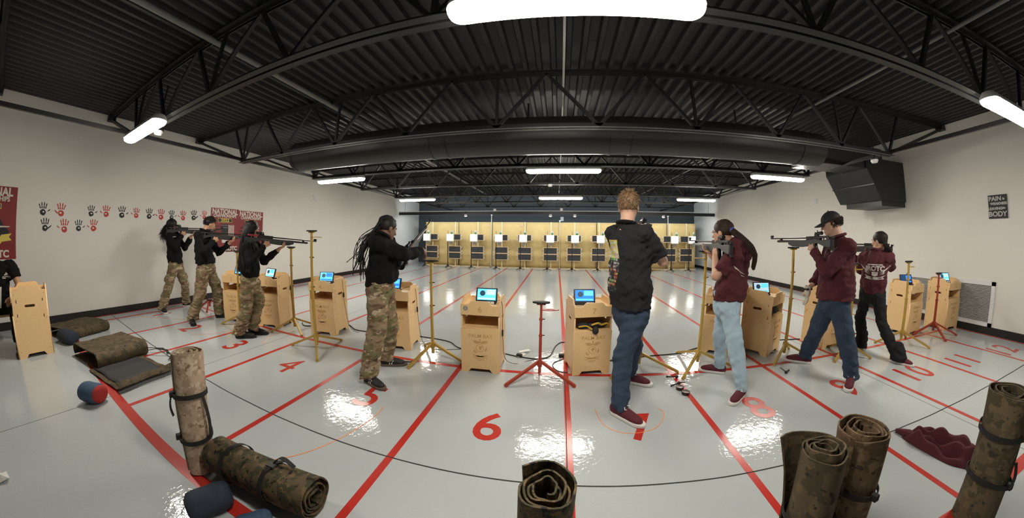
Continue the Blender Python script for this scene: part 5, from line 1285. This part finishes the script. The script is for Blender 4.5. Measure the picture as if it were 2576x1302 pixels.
# ---------------------------------------------------------------- rifles
def rifle_parts(stockm, cheekm, accent):
    """barrel along +y, grip under the origin"""
    GUN = mat('gun_black', (0.012, 0.012, 0.013), 0.3, 0.4); GUNS = mat('gun_steel', (0.30, 0.30, 0.31), 0.28, 1.0)
    out = []
    prof = [(-0.30, -0.035), (-0.285, -0.045), (-0.20, -0.030), (-0.10, 0.002), (-0.06, 0.0), (-0.045, -0.02), (0.02, -0.03), (0.10, -0.032), (0.20, -0.040), (0.36, -0.036), (0.44, -0.012), (0.44, 0.018), (0.10, 0.030), (-0.02, 0.034), (-0.06, 0.045), (-0.11, 0.030), (-0.17, 0.022), (-0.20, 0.028), (-0.30, 0.030)]
    holes = [[(y0 - 0.009, -0.018), (y0 + 0.011, -0.014), (y0 + 0.006, 0.004), (y0 - 0.007, 0.002)] for y0 in (0.20, 0.245, 0.29, 0.335, 0.38)]
    st = poly_mesh('stock', prof, holes, 0.042, stockm, 0.006)
    out.append(('stock', st, (0, 0, 0), (PI / 2, 0, PI / 2)))
    gp = poly_mesh('grip', [(-0.035, 0.0), (0.015, 0.0), (0.0, -0.06), (-0.012, -0.105), (-0.055, -0.10), (-0.048, -0.05)], [], 0.036, GUN, 0.006)
    out.append(('pistol_grip', gp, (0, -0.02, -0.005), (PI / 2, 0, PI / 2)))
    out.append(('barrel', MB().cyl((0, 0.08, 0.058), (0, 0.86, 0.058), 0.0095, 0.008, n=12).mesh('barrel', GUN, True, 40), (0, 0, 0), (0, 0, 0)))
    out.append(('air_cylinder', MB().cyl((0, 0.02, 0.022), (0, 0.66, 0.022), 0.0155, n=14).cyl((0, 0.66, 0.022), (0, 0.70, 0.022), 0.0175, 0.014, n=14).mesh('air_cylinder', GUNS if accent == 'steel' else GUN, True, 40), (0, 0, 0), (0, 0, 0)))
    out.append(('receiver', MB().box((0, -0.02, 0.055), (0.034, 0.24, 0.042), bev=0.004).mesh('receiver', GUN), (0, 0, 0), (0, 0, 0)))
    m = MB().cyl((0, -0.11, 0.103), (0, -0.05, 0.103), 0.016, n=14).cyl((0, -0.155, 0.103), (0, -0.11, 0.103), 0.020, 0.017, n=14).box((0, -0.07, 0.085), (0.022, 0.06, 0.02))
    out.append(('rear_sight', m.mesh('rear_sight', GUN, True, 40), (0, 0, 0), (0, 0, 0)))
    out.append(('sight_knob', MB().cyl((0, -0.08, 0.115), (0, -0.08, 0.136), 0.008, n=10).cyl((0.014, -0.08, 0.103), (0.034, -0.08, 0.103), 0.008, n=10).mesh('sight_knob', GUNS, True, 40), (0, 0, 0), (0, 0, 0)))
    m = MB().cyl((0, 0.815, 0.088), (0, 0.86, 0.088), 0.0125, n=14).box((0, 0.84, 0.072), (0.012, 0.05, 0.024)); out.append(('front_sight', m.mesh('front_sight', GUN, True, 40), (0, 0, 0), (0, 0, 0)))
    out.append(('barrel_band', MB().box((0, 0.62, 0.040), (0.026, 0.03, 0.05), bev=0.003).mesh('barrel_band', GUN), (0, 0, 0), (0, 0, 0)))
    m = MB().box((0, -0.315, -0.005), (0.034, 0.02, 0.105), bev=0.006).box((0, -0.325, 0.055), (0.032, 0.02, 0.02)).box((0, -0.328, -0.062), (0.03, 0.03, 0.018))
    out.append(('butt_plate', m.mesh('butt_plate', RUBBER), (0, 0, 0), (0, 0, 0)))
    out.append(('cheek_piece', MB().box((0, -0.205, 0.062), (0.036, 0.15, 0.024), bev=0.006).mesh('cheek_piece', cheekm), (0, 0, 0), (0, 0, 0)))
    for y_ in (-0.18, -0.23): out.append(('cheek_post', MB().cyl((0, y_, 0.015), (0, y_, 0.055), 0.007, n=8).mesh('cheek_post', GUNS), (0, 0, 0), (0, 0, 0)))
    tg = [(0.0, 0.045, -0.03), (0.0, 0.045, -0.058), (0.0, 0.02, -0.066), (0.0, -0.015, -0.05)]
    out.append(('trigger_guard', MB().tube(tg, 0.003, 6).mesh('trigger_guard', GUN), (0, 0, 0), (0, 0, 0)))
    return out
GSTK = mat('grey_stock', (0.10, 0.10, 0.105), 0.5); BSTK = mat('black_stock', (0.018, 0.018, 0.02), 0.45)
REDC = mat('red_cheek', (0.30, 0.02, 0.03), 0.5); BLKCH = mat('black_cheek', (0.02, 0.02, 0.02), 0.5)
RP = {'grey': rifle_parts(GSTK, BLKCH, 'steel'), 'black': rifle_parts(BSTK, BLKCH, ''), 'red': rifle_parts(BSTK, REDC, ''), 'silver': rifle_parts(GSTK, REDC, 'steel'), 'dark': rifle_parts(mat('dark_grey_stock', (0.045, 0.045, 0.05), 0.5), BLKCH, '')}
def rifle(kind, lab, grip, yaw, pitch=0.0, roll=0.0):
    t = thing('air_rifle', lab, 'rifle', grip, 0, 'air rifles')
    t.rotation_mode = 'QUATERNION'
    t.rotation_quaternion = (Matrix.Rotation(yaw, 3, 'Z') @ Matrix.Rotation(pitch, 3, 'X') @ Matrix.Rotation(roll, 3, 'Y')).to_quaternion()
    for n, me, loc, rot in RP[kind]: link(n, me, t, loc, rot)
    return t
# ================================================================ THE PEOPLE
def decal(t, topm, pieces, center, right, outdir, name, m, lift=0.003):
    """print on cloth: flat pieces laid on the surface from the outside"""
    bv = BVHTree.FromPolygons([v.co.copy() for v in topm.vertices], [tuple(p.vertices) for p in topm.polygons])
    R = Vector(nrm(right)); O = Vector(nrm(outdir)); C = Vector(center)
    for me in pieces:
        bm = bmesh.new(); bm.from_mesh(me); bmesh.ops.triangulate(bm, faces=bm.faces[:])
        for _ in range(4):
            es = [e for e in bm.edges if e.calc_length() > 0.018]
            if not es: break
            bmesh.ops.subdivide_edges(bm, edges=es, cuts=1)
        for v in bm.verts:
            p = C + R * v.co.x + Vector((0, 0, v.co.y)) + O * 0.4
            h = bv.ray_cast(p, -O, 0.8)
            v.co = (h[0] + O * (lift + v.co.z)) if h[0] is not None else C + R * v.co.x + Vector((0, 0, v.co.y))
        me2 = bpy.data.meshes.new(name); bm.to_mesh(me2); bm.free(); me2.materials.append(m); link(name, me2, t)
def pm(pts): return poly_mesh('print', pts, [], 0.0006, PRN)
PRN = mat('shirt_print_white', (0.55, 0.52, 0.48), 0.7)
def wing(s, k): return [(s * 0.05, -0.038 - 0.012 * k), (s * 0.115, -0.012 - 0.013 * k), (s * (0.195 - 0.026 * k), 0.050 - 0.020 * k), (s * (0.178 - 0.026 * k), 0.022 - 0.020 * k), (s * 0.11, -0.022 - 0.013 * k)]
def jrotc_print():
    L = [text_mesh('JROTC', 0.080, 0.0006, PRN, fat=0.004, sx=0.98)]
    for s in (-1, 1):
        for k in range(4): L.append(pm(wing(s, k)[::s]))
    L.append(pm([(-0.10, 0.042), (0.10, 0.042), (0.09, 0.056), (-0.09, 0.056)]))
    L.append(pm([(-0.04, -0.04), (0.0, -0.035), (0.04, -0.04), (0.035, -0.085), (0.0, -0.095), (-0.035, -0.085)]))
    L.append(pm([(-0.13, -0.075), (-0.06, -0.10), (0.06, -0.10), (0.13, -0.075), (0.10, -0.10), (0.12, -0.12), (0.05, -0.135), (-0.05, -0.135), (-0.12, -0.12), (-0.10, -0.10)]))
    return L

def grips(aim, lefty=False, tcurl=(1.0, 1.1), scurl=(0.8, 0.9)):
    rd = np.array((aim[1], -aim[0], 0.0))
    if not lefty: return ((nrm(aim * 0.8 + UP * 0.25), -rd, 1, tcurl), (nrm(rd * 0.8 + aim * 0.5 + UP * 0.25), UP, -1, scurl))
    return ((nrm(aim * 0.8 + UP * 0.25), rd, -1, tcurl), (nrm(-rd * 0.8 + aim * 0.5 + UP * 0.25), UP, 1, scurl))
def wdir(yaw): return (math.sin(yaw), math.cos(yaw), 0.0)

# ---- 1: curly haired shooter in hoodie by the wall
P = (-6.80, 2.45); a = aim_local(P, wdir(0.02)); g = grips(a)
J = dict(head=(0.03, 0.03, 1.585), neck=(0.01, 0.0, 1.455), shR=(-0.02, -0.14, 1.385), shL=(0.10, 0.14, 1.395), elR=(0.06, -0.27, 1.22), haR=(0.235, -0.06, 1.435), elL=(0.28, 0.13, 1.16), haL=(0.40, 0.02, 1.40), hip=(0.09, 0.03, 0.84), knR=(-0.07, -0.07, 0.46), knL=(0.25, 0.15, 0.46), ftR=(-0.19, -0.12), ftL=(0.30, 0.22))
t, j, tm, H, A = person('shooter with long curly black hair in black hoodie next to the left wall', P, J, dict(gaze=a + np.array((0, 0, -0.12)), hem=0.885, bulk=0.92, skin=SK2, topm=BLKC, legm=OCP, hair='curly', hairm=HBLACK, hairdir=(-0.85, -0.25, 0), hiplat=(0.55, 0.83, 0), handR=g[0], handL=g[1], toeR=(0.25, -0.95), toeL=(0.95, -0.3), shoe='canvas', pocket=True, seed=1, topname='hoodie', head=0.98,
    extra=[((-0.06, -0.05, 1.43), (-0.07, 0.08, 1.42), 0.06, 0.06)], pfold=0.008))
rifle('black', 'black air rifle aimed by the shooter with curly hair', to_world(P, j['haR'] + UP * 0.045 - np.array((a[1], -a[0], 0)) * 0.02), -0.02, 0.0)
decal(t, tm, [pm([(-0.03, -0.006), (0.03, -0.002), (0.03, 0.010), (-0.03, 0.006)])], (0.07, -0.2, 1.375), (1, 0, 0), (0, -1, 0), 'logo', PRN)

# ---- 2: boy looking down
P = (-5.52, 2.56); a = aim_local(P, wdir(0.05)); g = grips(a)
J = dict(head=(0.085, 0.03, 1.600), neck=(-0.005, 0.0, 1.485), shR=(-0.10, -0.15, 1.405), shL=(0.055, 0.15, 1.405), elR=(-0.03, -0.27, 1.185), haR=(0.18, -0.08, 1.355), elL=(0.25, 0.13, 1.125), haL=(0.45, 0.045, 1.325), hip=(0.02, 0.02, 0.895), knR=(-0.09, -0.07, 0.50), knL=(0.20, 0.10, 0.48), ftR=(-0.26, -0.08), ftL=(0.25, 0.13))
t, j, tm, H, A = person('boy in black sweater and camouflage trousers looking down at his rifle', P, J, dict(gaze=(a[0], a[1] - 0.1, -0.45), hem=0.975, bulk=1.02, skin=SK2, topm=BLKC, legm=OCP, hair='short', hairm=HBLACK, hiplat=(0.6, 0.8, 0), handR=g[0], handL=g[1], toeR=(0.1, -1), toeL=(0.95, -0.25), shoe='boot', pocket=True, seed=2, pfold=0.009, fold=0.008, leg=(0.105, 0.09, 0.085)))
rifle('black', 'black air rifle held by the boy looking down', to_world(P, j['haR'] + UP * 0.045 - np.array((a[1], -a[0], 0)) * 0.02), -0.05, -0.03)

# ---- 3: girl with long straight hair
P = (-4.19, 2.52); a = aim_local(P, wdir(0.20)); g = grips(a)
J = dict(head=(0.125, 0.05, 1.525), neck=(0.075, 0.02, 1.375), shR=(0.035, -0.135, 1.285), shL=(0.17, 0.14, 1.295), elR=(0.12, -0.24, 1.10), haR=(0.33, -0.06, 1.325), elL=(0.31, 0.14, 1.07), haL=(0.545, 0.06, 1.265), hip=(0.085, 0.02, 0.83), knR=(0.03, -0.03, 0.50), knL=(0.19, 0.07, 0.49), ftR=(-0.07, -0.02), ftL=(0.12, 0.08))
t, j, tm, H, A = person('girl with very long straight black hair aiming a rifle on a gold stand', P, J, dict(gaze=(a[0], a[1], -0.22), hem=0.865, bulk=0.92, skin=SK2, topm=BLKC, legm=OCP, hair='long', hairm=HBLACK, hairdir=(-0.8, -0.45, 0), hairend=(-0.02, -0.13, 0.98), hiplat=(0.5, 0.86, 0), handR=g[0], handL=g[1], toeR=(0.9, -0.35), toeL=(0.85, -0.45), shoe='boot', pocket=True, seed=3, pfold=0.009, leg=(0.10, 0.09, 0.085)))
rifle('red', 'black air rifle with red cheek piece resting on a gold stand', to_world(P, j['haR'] + UP * 0.045 - np.array((a[1], -a[0], 0)) * 0.02), -0.20, -0.085)

# ---- 4: shooter with braids reaching for the stand
P = (-1.77, 2.48)
J = dict(head=(0.115, 0.05, 1.555), neck=(0.055, 0.0, 1.47), shR=(0.0, -0.15, 1.40), shL=(0.14, 0.17, 1.39), elR=(0.25, -0.11, 1.30), haR=(0.52, 0.16, 1.315), elL=(0.25, 0.28, 1.18), haL=(0.36, 0.20, 1.32), hip=(0.045, 0.02, 0.955), knR=(-0.01, -0.10, 0.56), knL=(0.12, 0.13, 0.50), ftR=(-0.10, -0.19), ftL=(0.11, 0.23))
t, j, tm, H, A = person('shooter with long black braids in black sweater reaching for a stand', P, J, dict(gaze=(0.80, 0.50, -0.30), hem=1.015, bulk=1.06, skin=SK3, topm=BLKC, legm=OCP, hair='braids', hairm=HBLACK, hairdir=(-0.9, -0.3, 0), hairend=(-0.17, -0.06, 1.17), hiplat=(0.4, 0.9, 0), handR=((0.45, 0.3, -0.75), (-0.3, 0.2, -0.5), 1, (0.45, 0.6)), handL=((0.3, -0.5, 0.6), (0.3, -0.5, -0.6), -1), toeR=(0.6, -0.8), toeL=(0.97, -0.2), shoe='runner', pocket=True, seed=4, pfold=0.007, fold=0.008, leg=(0.108, 0.092, 0.085), sl=(0.075, 0.068, 0.046), hemtilt=0.12))
dv = nrm((0.42, 0.86, 0.36)); q = j['haL'] + np.array((0.0, 0.02, 0.0))
wv = (to_world(P, q + dv) - to_world(P, q))
rifle('silver', 'grey air rifle tilted up under the arm of the shooter with braids', to_world(P, q + dv * 0.02), math.atan2(-wv.x, wv.y), math.asin(wv.z), 0.3)

# ---- 5: tall boy from behind
def collage():
    m = bpy.data.materials.new('racing_print_tee'); m.use_nodes = True; nt = m.node_tree; b = nt.nodes['Principled BSDF']; b.inputs['Roughness'].default_value = 0.9
    N = nt.nodes.new; Lk = nt.links.new
    tc = N('ShaderNodeTexCoord'); sp = N('ShaderNodeSeparateXYZ'); Lk(tc.outputs['Object'], sp.inputs[0])
    def mth(op, a, b_=None, c_=None):
        n = N('ShaderNodeMath'); n.operation = op
        for i, v in enumerate((a, b_, c_)):
            if v is None: continue
            if isinstance(v, (int, float)): n.inputs[i].default_value = v
            else: Lk(v, n.inputs[i])
        return n.outputs[0]
    x, y, z = sp.outputs
    right = mth('MULTIPLY_ADD', mth('SINE', mth('MULTIPLY', z, 16.0)), 0.012, -0.215)
    mk = mth('MULTIPLY', mth('LESS_THAN', x, right), mth('MULTIPLY', mth('GREATER_THAN', z, 1.035), mth('LESS_THAN', z, 1.47)))
    mk = mth('MULTIPLY', mk, mth('LESS_THAN', y, 0.10))
    cm = N('ShaderNodeCombineXYZ'); Lk(mth('MULTIPLY', mth('SUBTRACT', y, x), 1.0), cm.inputs[0]); Lk(z, cm.inputs[1])
    br = N('ShaderNodeTexBrick'); br.inputs['Scale'].default_value = 1.0; br.inputs['Brick Width'].default_value = 0.058; br.inputs['Row Height'].default_value = 0.030; br.inputs['Mortar Size'].default_value = 0.0045
    br.inputs['Color1'].default_value = (1, 1, 1, 1); br.inputs['Color2'].default_value = (1, 1, 1, 1); br.inputs['Mortar'].default_value = (0, 0, 0, 1); Lk(cm.outputs[0], br.inputs['Vector'])
    vo = N('ShaderNodeTexVoronoi'); vo.inputs['Scale'].default_value = 24.0; Lk(cm.outputs[0], vo.inputs['Vector'])
    nz = N('ShaderNodeTexNoise'); nz.inputs['Scale'].default_value = 55.0; Lk(cm.outputs[0], nz.inputs['Vector'])
    r1 = N('ShaderNodeValToRGB'); r1.color_ramp.interpolation = 'CONSTANT'
    cols = [(0.0, (0.02, 0.02, 0.025)), (0.28, (0.35, 0.10, 0.09)), (0.40, (0.30, 0.30, 0.30)), (0.52, (0.03, 0.03, 0.04)), (0.62, (0.42, 0.42, 0.42)), (0.76, (0.45, 0.09, 0.03)), (0.93, (0.16, 0.35, 0.10))]
    while len(r1.color_ramp.elements) < len(cols): r1.color_ramp.elements.new(0.5)
    for e, (p, c) in zip(r1.color_ramp.elements, cols): e.position = p; e.color = (*c, 1)
    sv = N('ShaderNodeSeparateColor'); Lk(vo.outputs['Color'], sv.inputs[0]); Lk(sv.outputs[0], r1.inputs[0])
    r2 = N('ShaderNodeValToRGB'); r2.color_ramp.interpolation = 'CONSTANT'
    cols = [(0.0, (0.50, 0.48, 0.46)), (0.41, (0.10, 0.30, 0.12)), (0.445, (0.50, 0.58, 0.06)), (0.50, (0.60, 0.22, 0.04)), (0.545, (0.42, 0.42, 0.44))]
    while len(r2.color_ramp.elements) < len(cols): r2.color_ramp.elements.new(0.5)
    for e, (p, c) in zip(r2.color_ramp.elements, cols): e.position = p; e.color = (*c, 1)
    n2 = N('ShaderNodeTexNoise'); n2.inputs['Scale'].default_value = 26.0; Lk(cm.outputs[0], n2.inputs['Vector']); Lk(n2.outputs['Fac'], r2.inputs[0])
    low = N('ShaderNodeMix'); low.data_type = 'RGBA'; low.inputs['A'].default_value = (0.02, 0.02, 0.02, 1); Lk(br.outputs['Color'], low.inputs['Factor']); Lk(r1.outputs[0], low.inputs['B'])
    up = N('ShaderNodeMix'); up.data_type = 'RGBA'; Lk(mth('GREATER_THAN', z, 1.315), up.inputs['Factor']); Lk(low.outputs['Result'], up.inputs['A']); Lk(r2.outputs[0], up.inputs['B'])
    fin = N('ShaderNodeMix'); fin.data_type = 'RGBA'; fin.inputs['A'].default_value = (0.0060, 0.0060, 0.0068, 1); Lk(mk, fin.inputs['Factor']); Lk(up.outputs['Result'], fin.inputs['B'])
    Lk(fin.outputs['Result'], b.inputs['Base Color'])
    return m
P = (0.75, 2.43); a = aim_local(P, wdir(0.03)); g = grips(a)
J = dict(head=(-0.135, 0.05, 1.755), neck=(-0.155, 0.02, 1.60), shR=(0.01, -0.07, 1.525), shL=(-0.27, 0.13, 1.53), elR=(0.16, 0.06, 1.29), haR=(0.00, 0.25, 1.575), elL=(-0.24, 0.36, 1.30), haL=(-0.06, 0.50, 1.55), hip=(-0.10, 0.03, 0.86), knL=(-0.05, 0.21, 0.47), knR=(-0.13, -0.12, 0.47), ftR=(-0.06, -0.30), ftL=(-0.03, 0.36))
t, j, tm, H, A = person('tall boy seen from behind in black T-shirt with racing print and jeans', P, J, dict(gaze=(a[0] + 0.25, a[1], -0.12), hem=0.895, bulk=1.14, skin=SK4, topm=collage(), legm=JEAN, hair='short', tuft=0.022, hairm=HSAND, hiplat=(-0.75, 0.65, 0), handR=g[0], handL=g[1], toeR=(0.85, -0.5), toeL=(0.95, -0.15), shoe='skate', seed=5, sleeve=0.78, topname='t_shirt', leg=(0.092, 0.078, 0.070), foot=1.08, arm=(0.052, 0.044, 0.032), fold=0.005, head=1.02, pfold=0.004))
rifle('black', 'air rifle mostly hidden in front of the tall boy', to_world(P, j['haR'] - UP * 0.035 + np.array((-0.02, 0.06, 0.0)) - np.array((a[1], -a[0], 0)) * 0.02), -0.03, 0.0)

# ---- 6: girl in maroon hoodie and light jeans
P = (1.79, 2.64); a = aim_local(P, wdir(0.0)); g = grips(a, True)
J = dict(head=(-0.145, 0.0, 1.545), neck=(-0.055, 0.0, 1.43), shL=(-0.03, -0.15, 1.345), shR=(0.01, 0.15, 1.375), elL=(-0.19, -0.19, 1.135), haL=(-0.215, -0.02, 1.345), elR=(-0.16, 0.26, 1.18), haR=(-0.30, 0.17, 1.345), hip=(-0.075, 0.0, 0.86), knL=(0.04, -0.15, 0.50), knR=(-0.11, 0.12, 0.49), ftL=(0.155, -0.27), ftR=(-0.13, 0.25))
t, j, tm, H, A = person('girl with brown ponytail in maroon hoodie and light blue jeans', P, J, dict(gaze=(-0.88, 0.42, -0.12), hem=0.895, bulk=1.10, skin=SK1, topm=MARN, legm=JEANL, hair='tail', hairm=HBROWN, tail=((-0.055, -0.05, 1.565), (0.03, -0.09, 1.50), (0.115, -0.11, 1.42), (0.165, -0.10, 1.33), (0.155, -0.08, 1.21)), tailr=(0.030, 0.036, 0.034, 0.030, 0.024), hiplat=(0.25, -0.95, 0), handL=g[0], handR=g[1], toeL=(-0.35, -0.93), toeR=(-0.97, -0.1), shoe='skate', seed=6, sleeve=0.80, topname='hoodie', leg=(0.090, 0.074, 0.062), fold=0.008, pfold=0.004, foot=0.95,
    extra=[((0.0, -0.10, 1.43), (0.03, 0.09, 1.43), 0.068, 0.066), ((0.06, -0.07, 1.385), (0.08, 0.06, 1.36), 0.062, 0.058), ((0.09, -0.03, 1.33), (0.10, 0.03, 1.31), 0.045, 0.045)]))
rifle('grey', 'grey stocked air rifle of the girl in light jeans', to_world(P, j['haL'] + UP * 0.05 + np.array((a[1], -a[0], 0)) * 0.02), -0.12, 0.0)
decal(t, tm, jrotc_print()[1:9:2], (0.10, -0.05, 1.19), (0.5, 0.85, 0), (0.85, -0.5, 0), 'back_print', PRN)
MB().tube([tuple(H(0.045, 0.098, 0.012)), tuple(H(0.060, 0.075, 0.012)), tuple(H(0.080, 0.0, 0.012))], 0.003, 6).build('spectacles', BLACKM, t)

# ---- 7: boy in cap and maroon sweater
P = (3.09, 2.54); a = aim_local(P, wdir(0.0)); g = grips(a, True)
J = dict(head=(-0.075, 0.0, 1.645), neck=(-0.005, 0.0, 1.50), shL=(0.09, -0.18, 1.405), shR=(-0.05, 0.19, 1.43), elL=(-0.10, -0.27, 1.17), haL=(-0.285, -0.07, 1.385), elR=(-0.17, 0.27, 1.12), haR=(-0.30, 0.13, 0.92), hip=(-0.015, 0.0, 0.84), knL=(0.14, -0.12, 0.52), knR=(-0.15, 0.10, 0.49), ftL=(0.28, -0.20), ftR=(-0.31, 0.20))
t, j, tm, H, A = person('boy in black cap and maroon sweater aiming a rifle on a stand', P, J, dict(gaze=(-0.95, -0.10, -0.28), hem=0.85, bulk=1.38, skin=SK4, topm=MARN, legm=JEAN, hair='capcurls', hairm=HBROWN, hiplat=(0.62, -0.78, 0), handL=g[0], handR=((-0.2, -0.1, -1), (-0.6, 0.3, 0.1), 1, (0.4, 0.5)), toeL=(-0.1, -1), toeR=(-0.95, -0.2), shoe='skate', seed=7, topname='sweater', leg=(0.098, 0.084, 0.080), fold=0.008, pfold=0.006, foot=1.05, head=1.03, sl=(0.072, 0.066, 0.045)))
rifle('dark', 'dark grey air rifle of the boy in cap', to_world(P, j['haL'] + UP * 0.055 + np.array((a[1], -a[0], 0)) * 0.02), -0.13, -0.02)
decal(t, tm, [pm([(-0.03, -0.01), (-0.01, 0.012), (0.0, 0.0), (0.012, 0.014), (0.03, -0.006), (0.01, -0.014)])], (-0.08, -0.2, 1.36), (1, 0, 0), (-0.3, -0.95, 0), 'chest_print', PRN)
hl, fwv, hu = A
f = Field(H(0, 0, 0) - 0.2, H(0, 0, 0) + 0.22, 0.0066)
f.ell(H(0, -0.008, 0.040), np.stack([hl, fwv, hu]), (0.092, 0.112, 0.098), 0.01, [(H(0, 0, 0.028), nrm(-hu - fwv * 0.10))])
CAPM = mat('black_cap', (0.010, 0.010, 0.011), 0.75)
cap = link('cap', f.mesh('cap', CAPM), t)
V = []; nB = 14
for k in range(nB + 1):
    q = -1 + 2 * k / nB
    for dz in (0.0, 0.005):
        V.append(H(q * 0.078, 0.070 + 0.035 * (1 - q * q), 0.036 - 0.014 * q * q + dz)); V.append(H(q * 0.066, 0.085 + 0.095 * (1 - q**4), 0.018 - 0.022 * q * q + dz))
Fc = []
for k in range(nB):
    A0, B0 = 4 * k, 4 * k + 4; Fc += [(A0, B0, B0 + 1, A0 + 1), (A0 + 2, A0 + 3, B0 + 3, B0 + 2), (A0 + 1, B0 + 1, B0 + 3, A0 + 3), (A0, A0 + 2, B0 + 2, B0)]
MB().add(V, Fc).build('brim', CAPM, cap, True, 50)
MB().ell(tuple(H(0, -0.008, 0.139)), (0.008, 0.008, 0.006), 8, 6).build('button', CAPM, cap, True)
GLV = mat('white_glove', (0.55, 0.50, 0.40), 0.7)
g_ = thing('shooting_glove', 'white shooting glove dangling from the hand of the boy in cap', 'glove', to_world(P, j['haR'] + np.array((-0.015, -0.05, -0.05))), 0)
f = Field((-0.12, -0.12, -0.16), (0.12, 0.12, 0.08), 0.0066); hand(f, (0, 0, -0.01), (0.1, 0.1, -1), (-0.7, 0.3, 0), 1, 1.15, (0.25, 0.3))
f.cap((0, 0, 0.0), (0, 0, 0.06), 0.034, 0.040, 0.02)
link('shell', f.mesh('shell', GLV), g_); MB().box((0, 0, 0.045), (0.085, 0.075, 0.025), bev=0.008).build('cuff_band', BLACKM, g_)
MB().cyl((-0.295 + 0, 0, 0), (-0.29, 0, 0.001), 0.001, n=6)
MB().tube([tuple(j['haL'] - nrm(j['haL'] - j['elL']) * 0.055 + 0.031 * (np.array((math.cos(q), 0.35 * math.sin(q), math.sin(q))))) for q in np.linspace(0, 2 * PI, 17)], 0.0045, 6).build('bracelet', mat('yellow_bracelet', (0.35, 0.30, 0.06), 0.6), t, True)

# ---- 8: shooter with JROTC print on the back
P = (4.25, 2.64); a = aim_local(P, wdir(0.0)); g = grips(a)
J = dict(head=(-0.135, 0.04, 1.455), neck=(-0.175, 0.0, 1.33), shL=(-0.32, 0.03, 1.25), shR=(-0.01, -0.04, 1.255), elL=(-0.38, 0.22, 1.07), haL=(-0.50, 0.36, 1.285), elR=(0.03, 0.20, 1.12), haR=(-0.24, 0.24, 1.305), hip=(-0.19, 0.0, 0.81), knL=(-0.32, 0.12, 0.45), knR=(-0.04, -0.05, 0.46), ftL=(-0.30, 0.19), ftR=(0.26, -0.11))
t, j, tm, H, A = person('shooter seen from behind in maroon JROTC sweater and black flared trousers', P, J, dict(gaze=(a[0], a[1], -0.10), hem=0.80, bulk=0.98, skin=SK1, topm=MARN, legm=BLKP, hair='tail', hairm=HDK, tail=((-0.06, -0.035, 1.42), (-0.03, -0.06, 1.375), (0.0, -0.07, 1.35)), tailr=(0.026, 0.036, 0.022), tie=HDK, hiplat=(-0.9, 0.35, 0), handR=g[0], handL=g[1], toeR=(0.97, -0.2), toeL=(-0.9, 0.1), shoe='skate', flare=True, seed=8, topname='sweater', leg=(0.090, 0.072, 0.066), fold=0.007, pfold=0.004, head=0.97, foot=0.95, hemtilt=-0.10))
rifle('black', 'black air rifle of the shooter with JROTC sweater', to_world(P, j['haR'] + UP * 0.045 - np.array((a[1], -a[0], 0)) * 0.02), 0.0, 0.0)
decal(t, tm, jrotc_print(), (-0.175, -0.1, 1.12), (1, 0, 0), (0, -1, 0), 'back_print', PRN)

# ---- 9: person seated at the left edge
P = (-6.45, -0.15)
J = dict(head=(-0.31, -0.05, 1.20), neck=(-0.21, 0.0, 1.075), shL=(0.06, 0.0, 1.0), shR=(-0.36, 0.05, 0.96), elL=(0.15, -0.06, 0.76), haL=(0.03, -0.27, 0.62), elR=(-0.42, -0.04, 0.73), haR=(-0.24, -0.27, 0.60), hip=(-0.14, 0.12, 0.50), knL=(0.08, -0.24, 0.50), knR=(-0.32, -0.24, 0.50), ftL=(0.06, -0.24), ftR=(-0.32, -0.24))
t, j, tm, H, A = person('seated person in black T-shirt at the left edge behind a plywood box', P, J, dict(gaze=(0.3, -0.9, -0.5), hem=0.46, bulk=1.08, skin=SK2, topm=BLKC, legm=BLKP, hair='short', hairm=HBLACK, hiplat=(1, 0, 0), handR=((0.4, -0.7, -0.3), (0, 0, -1), 1), handL=((-0.4, -0.7, -0.3), (0, 0, -1), -1), toeR=(0, -1), toeL=(0, -1), shoe='boot', seed=9, sleeve=0.62, topname='t_shirt', leg=(0.092, 0.08, 0.07), pfold=0.004))
decal(t, tm, [pm([(-0.05, -0.03), (0.05, -0.03), (0.05, 0.0), (-0.05, 0.0)]), pm([(-0.03, 0.01), (0.03, 0.01), (0.0, 0.05)])], (0.0, -0.2, 0.88), (1, 0, 0), (0, -1, 0), 'chest_print', PRN)
s_ = thing('stool', 'low wooden stool under the seated person at the left edge', 'stool', (-6.58, -0.27, 0), 0)
MB().box((0, 0, 0.375), (0.32, 0.34, 0.03), bev=0.005).build('seat', PLY, s_)
for sx in (-1, 1):
    for sy in (-1, 1): MB().bar((sx * 0.13, sy * 0.14, 0.36), (sx * 0.15, sy * 0.16, 0.0), 0.03).build('leg', PLY, s_)
p_ = thing('paper_sheet', 'white paper sheet held by the seated person at the left edge', 'paper', (-6.05, -0.32, 0.66), 0.3)
MB().box((0, 0, 0), (0.003, 0.21, 0.28), Matrix.Rotation(0.35, 3, 'Y')).build('sheet', PAPER, p_)

# ---- things of a single piece become that piece
for o in [o for o in COL.objects if o.type == 'EMPTY' and len(o.children) == 1 and not o.children[0].children]:
    c_ = o.children[0]; mw = o.matrix_basis @ c_.matrix_basis; keys = {k_: o[k_] for k_ in ('label', 'category', 'group') if k_ in o}
    nm_ = o.name; c_.parent = None; c_.matrix_basis = mw; bpy.data.objects.remove(o); c_.name = nm_
    for k_, v_ in keys.items(): c_[k_] = v_
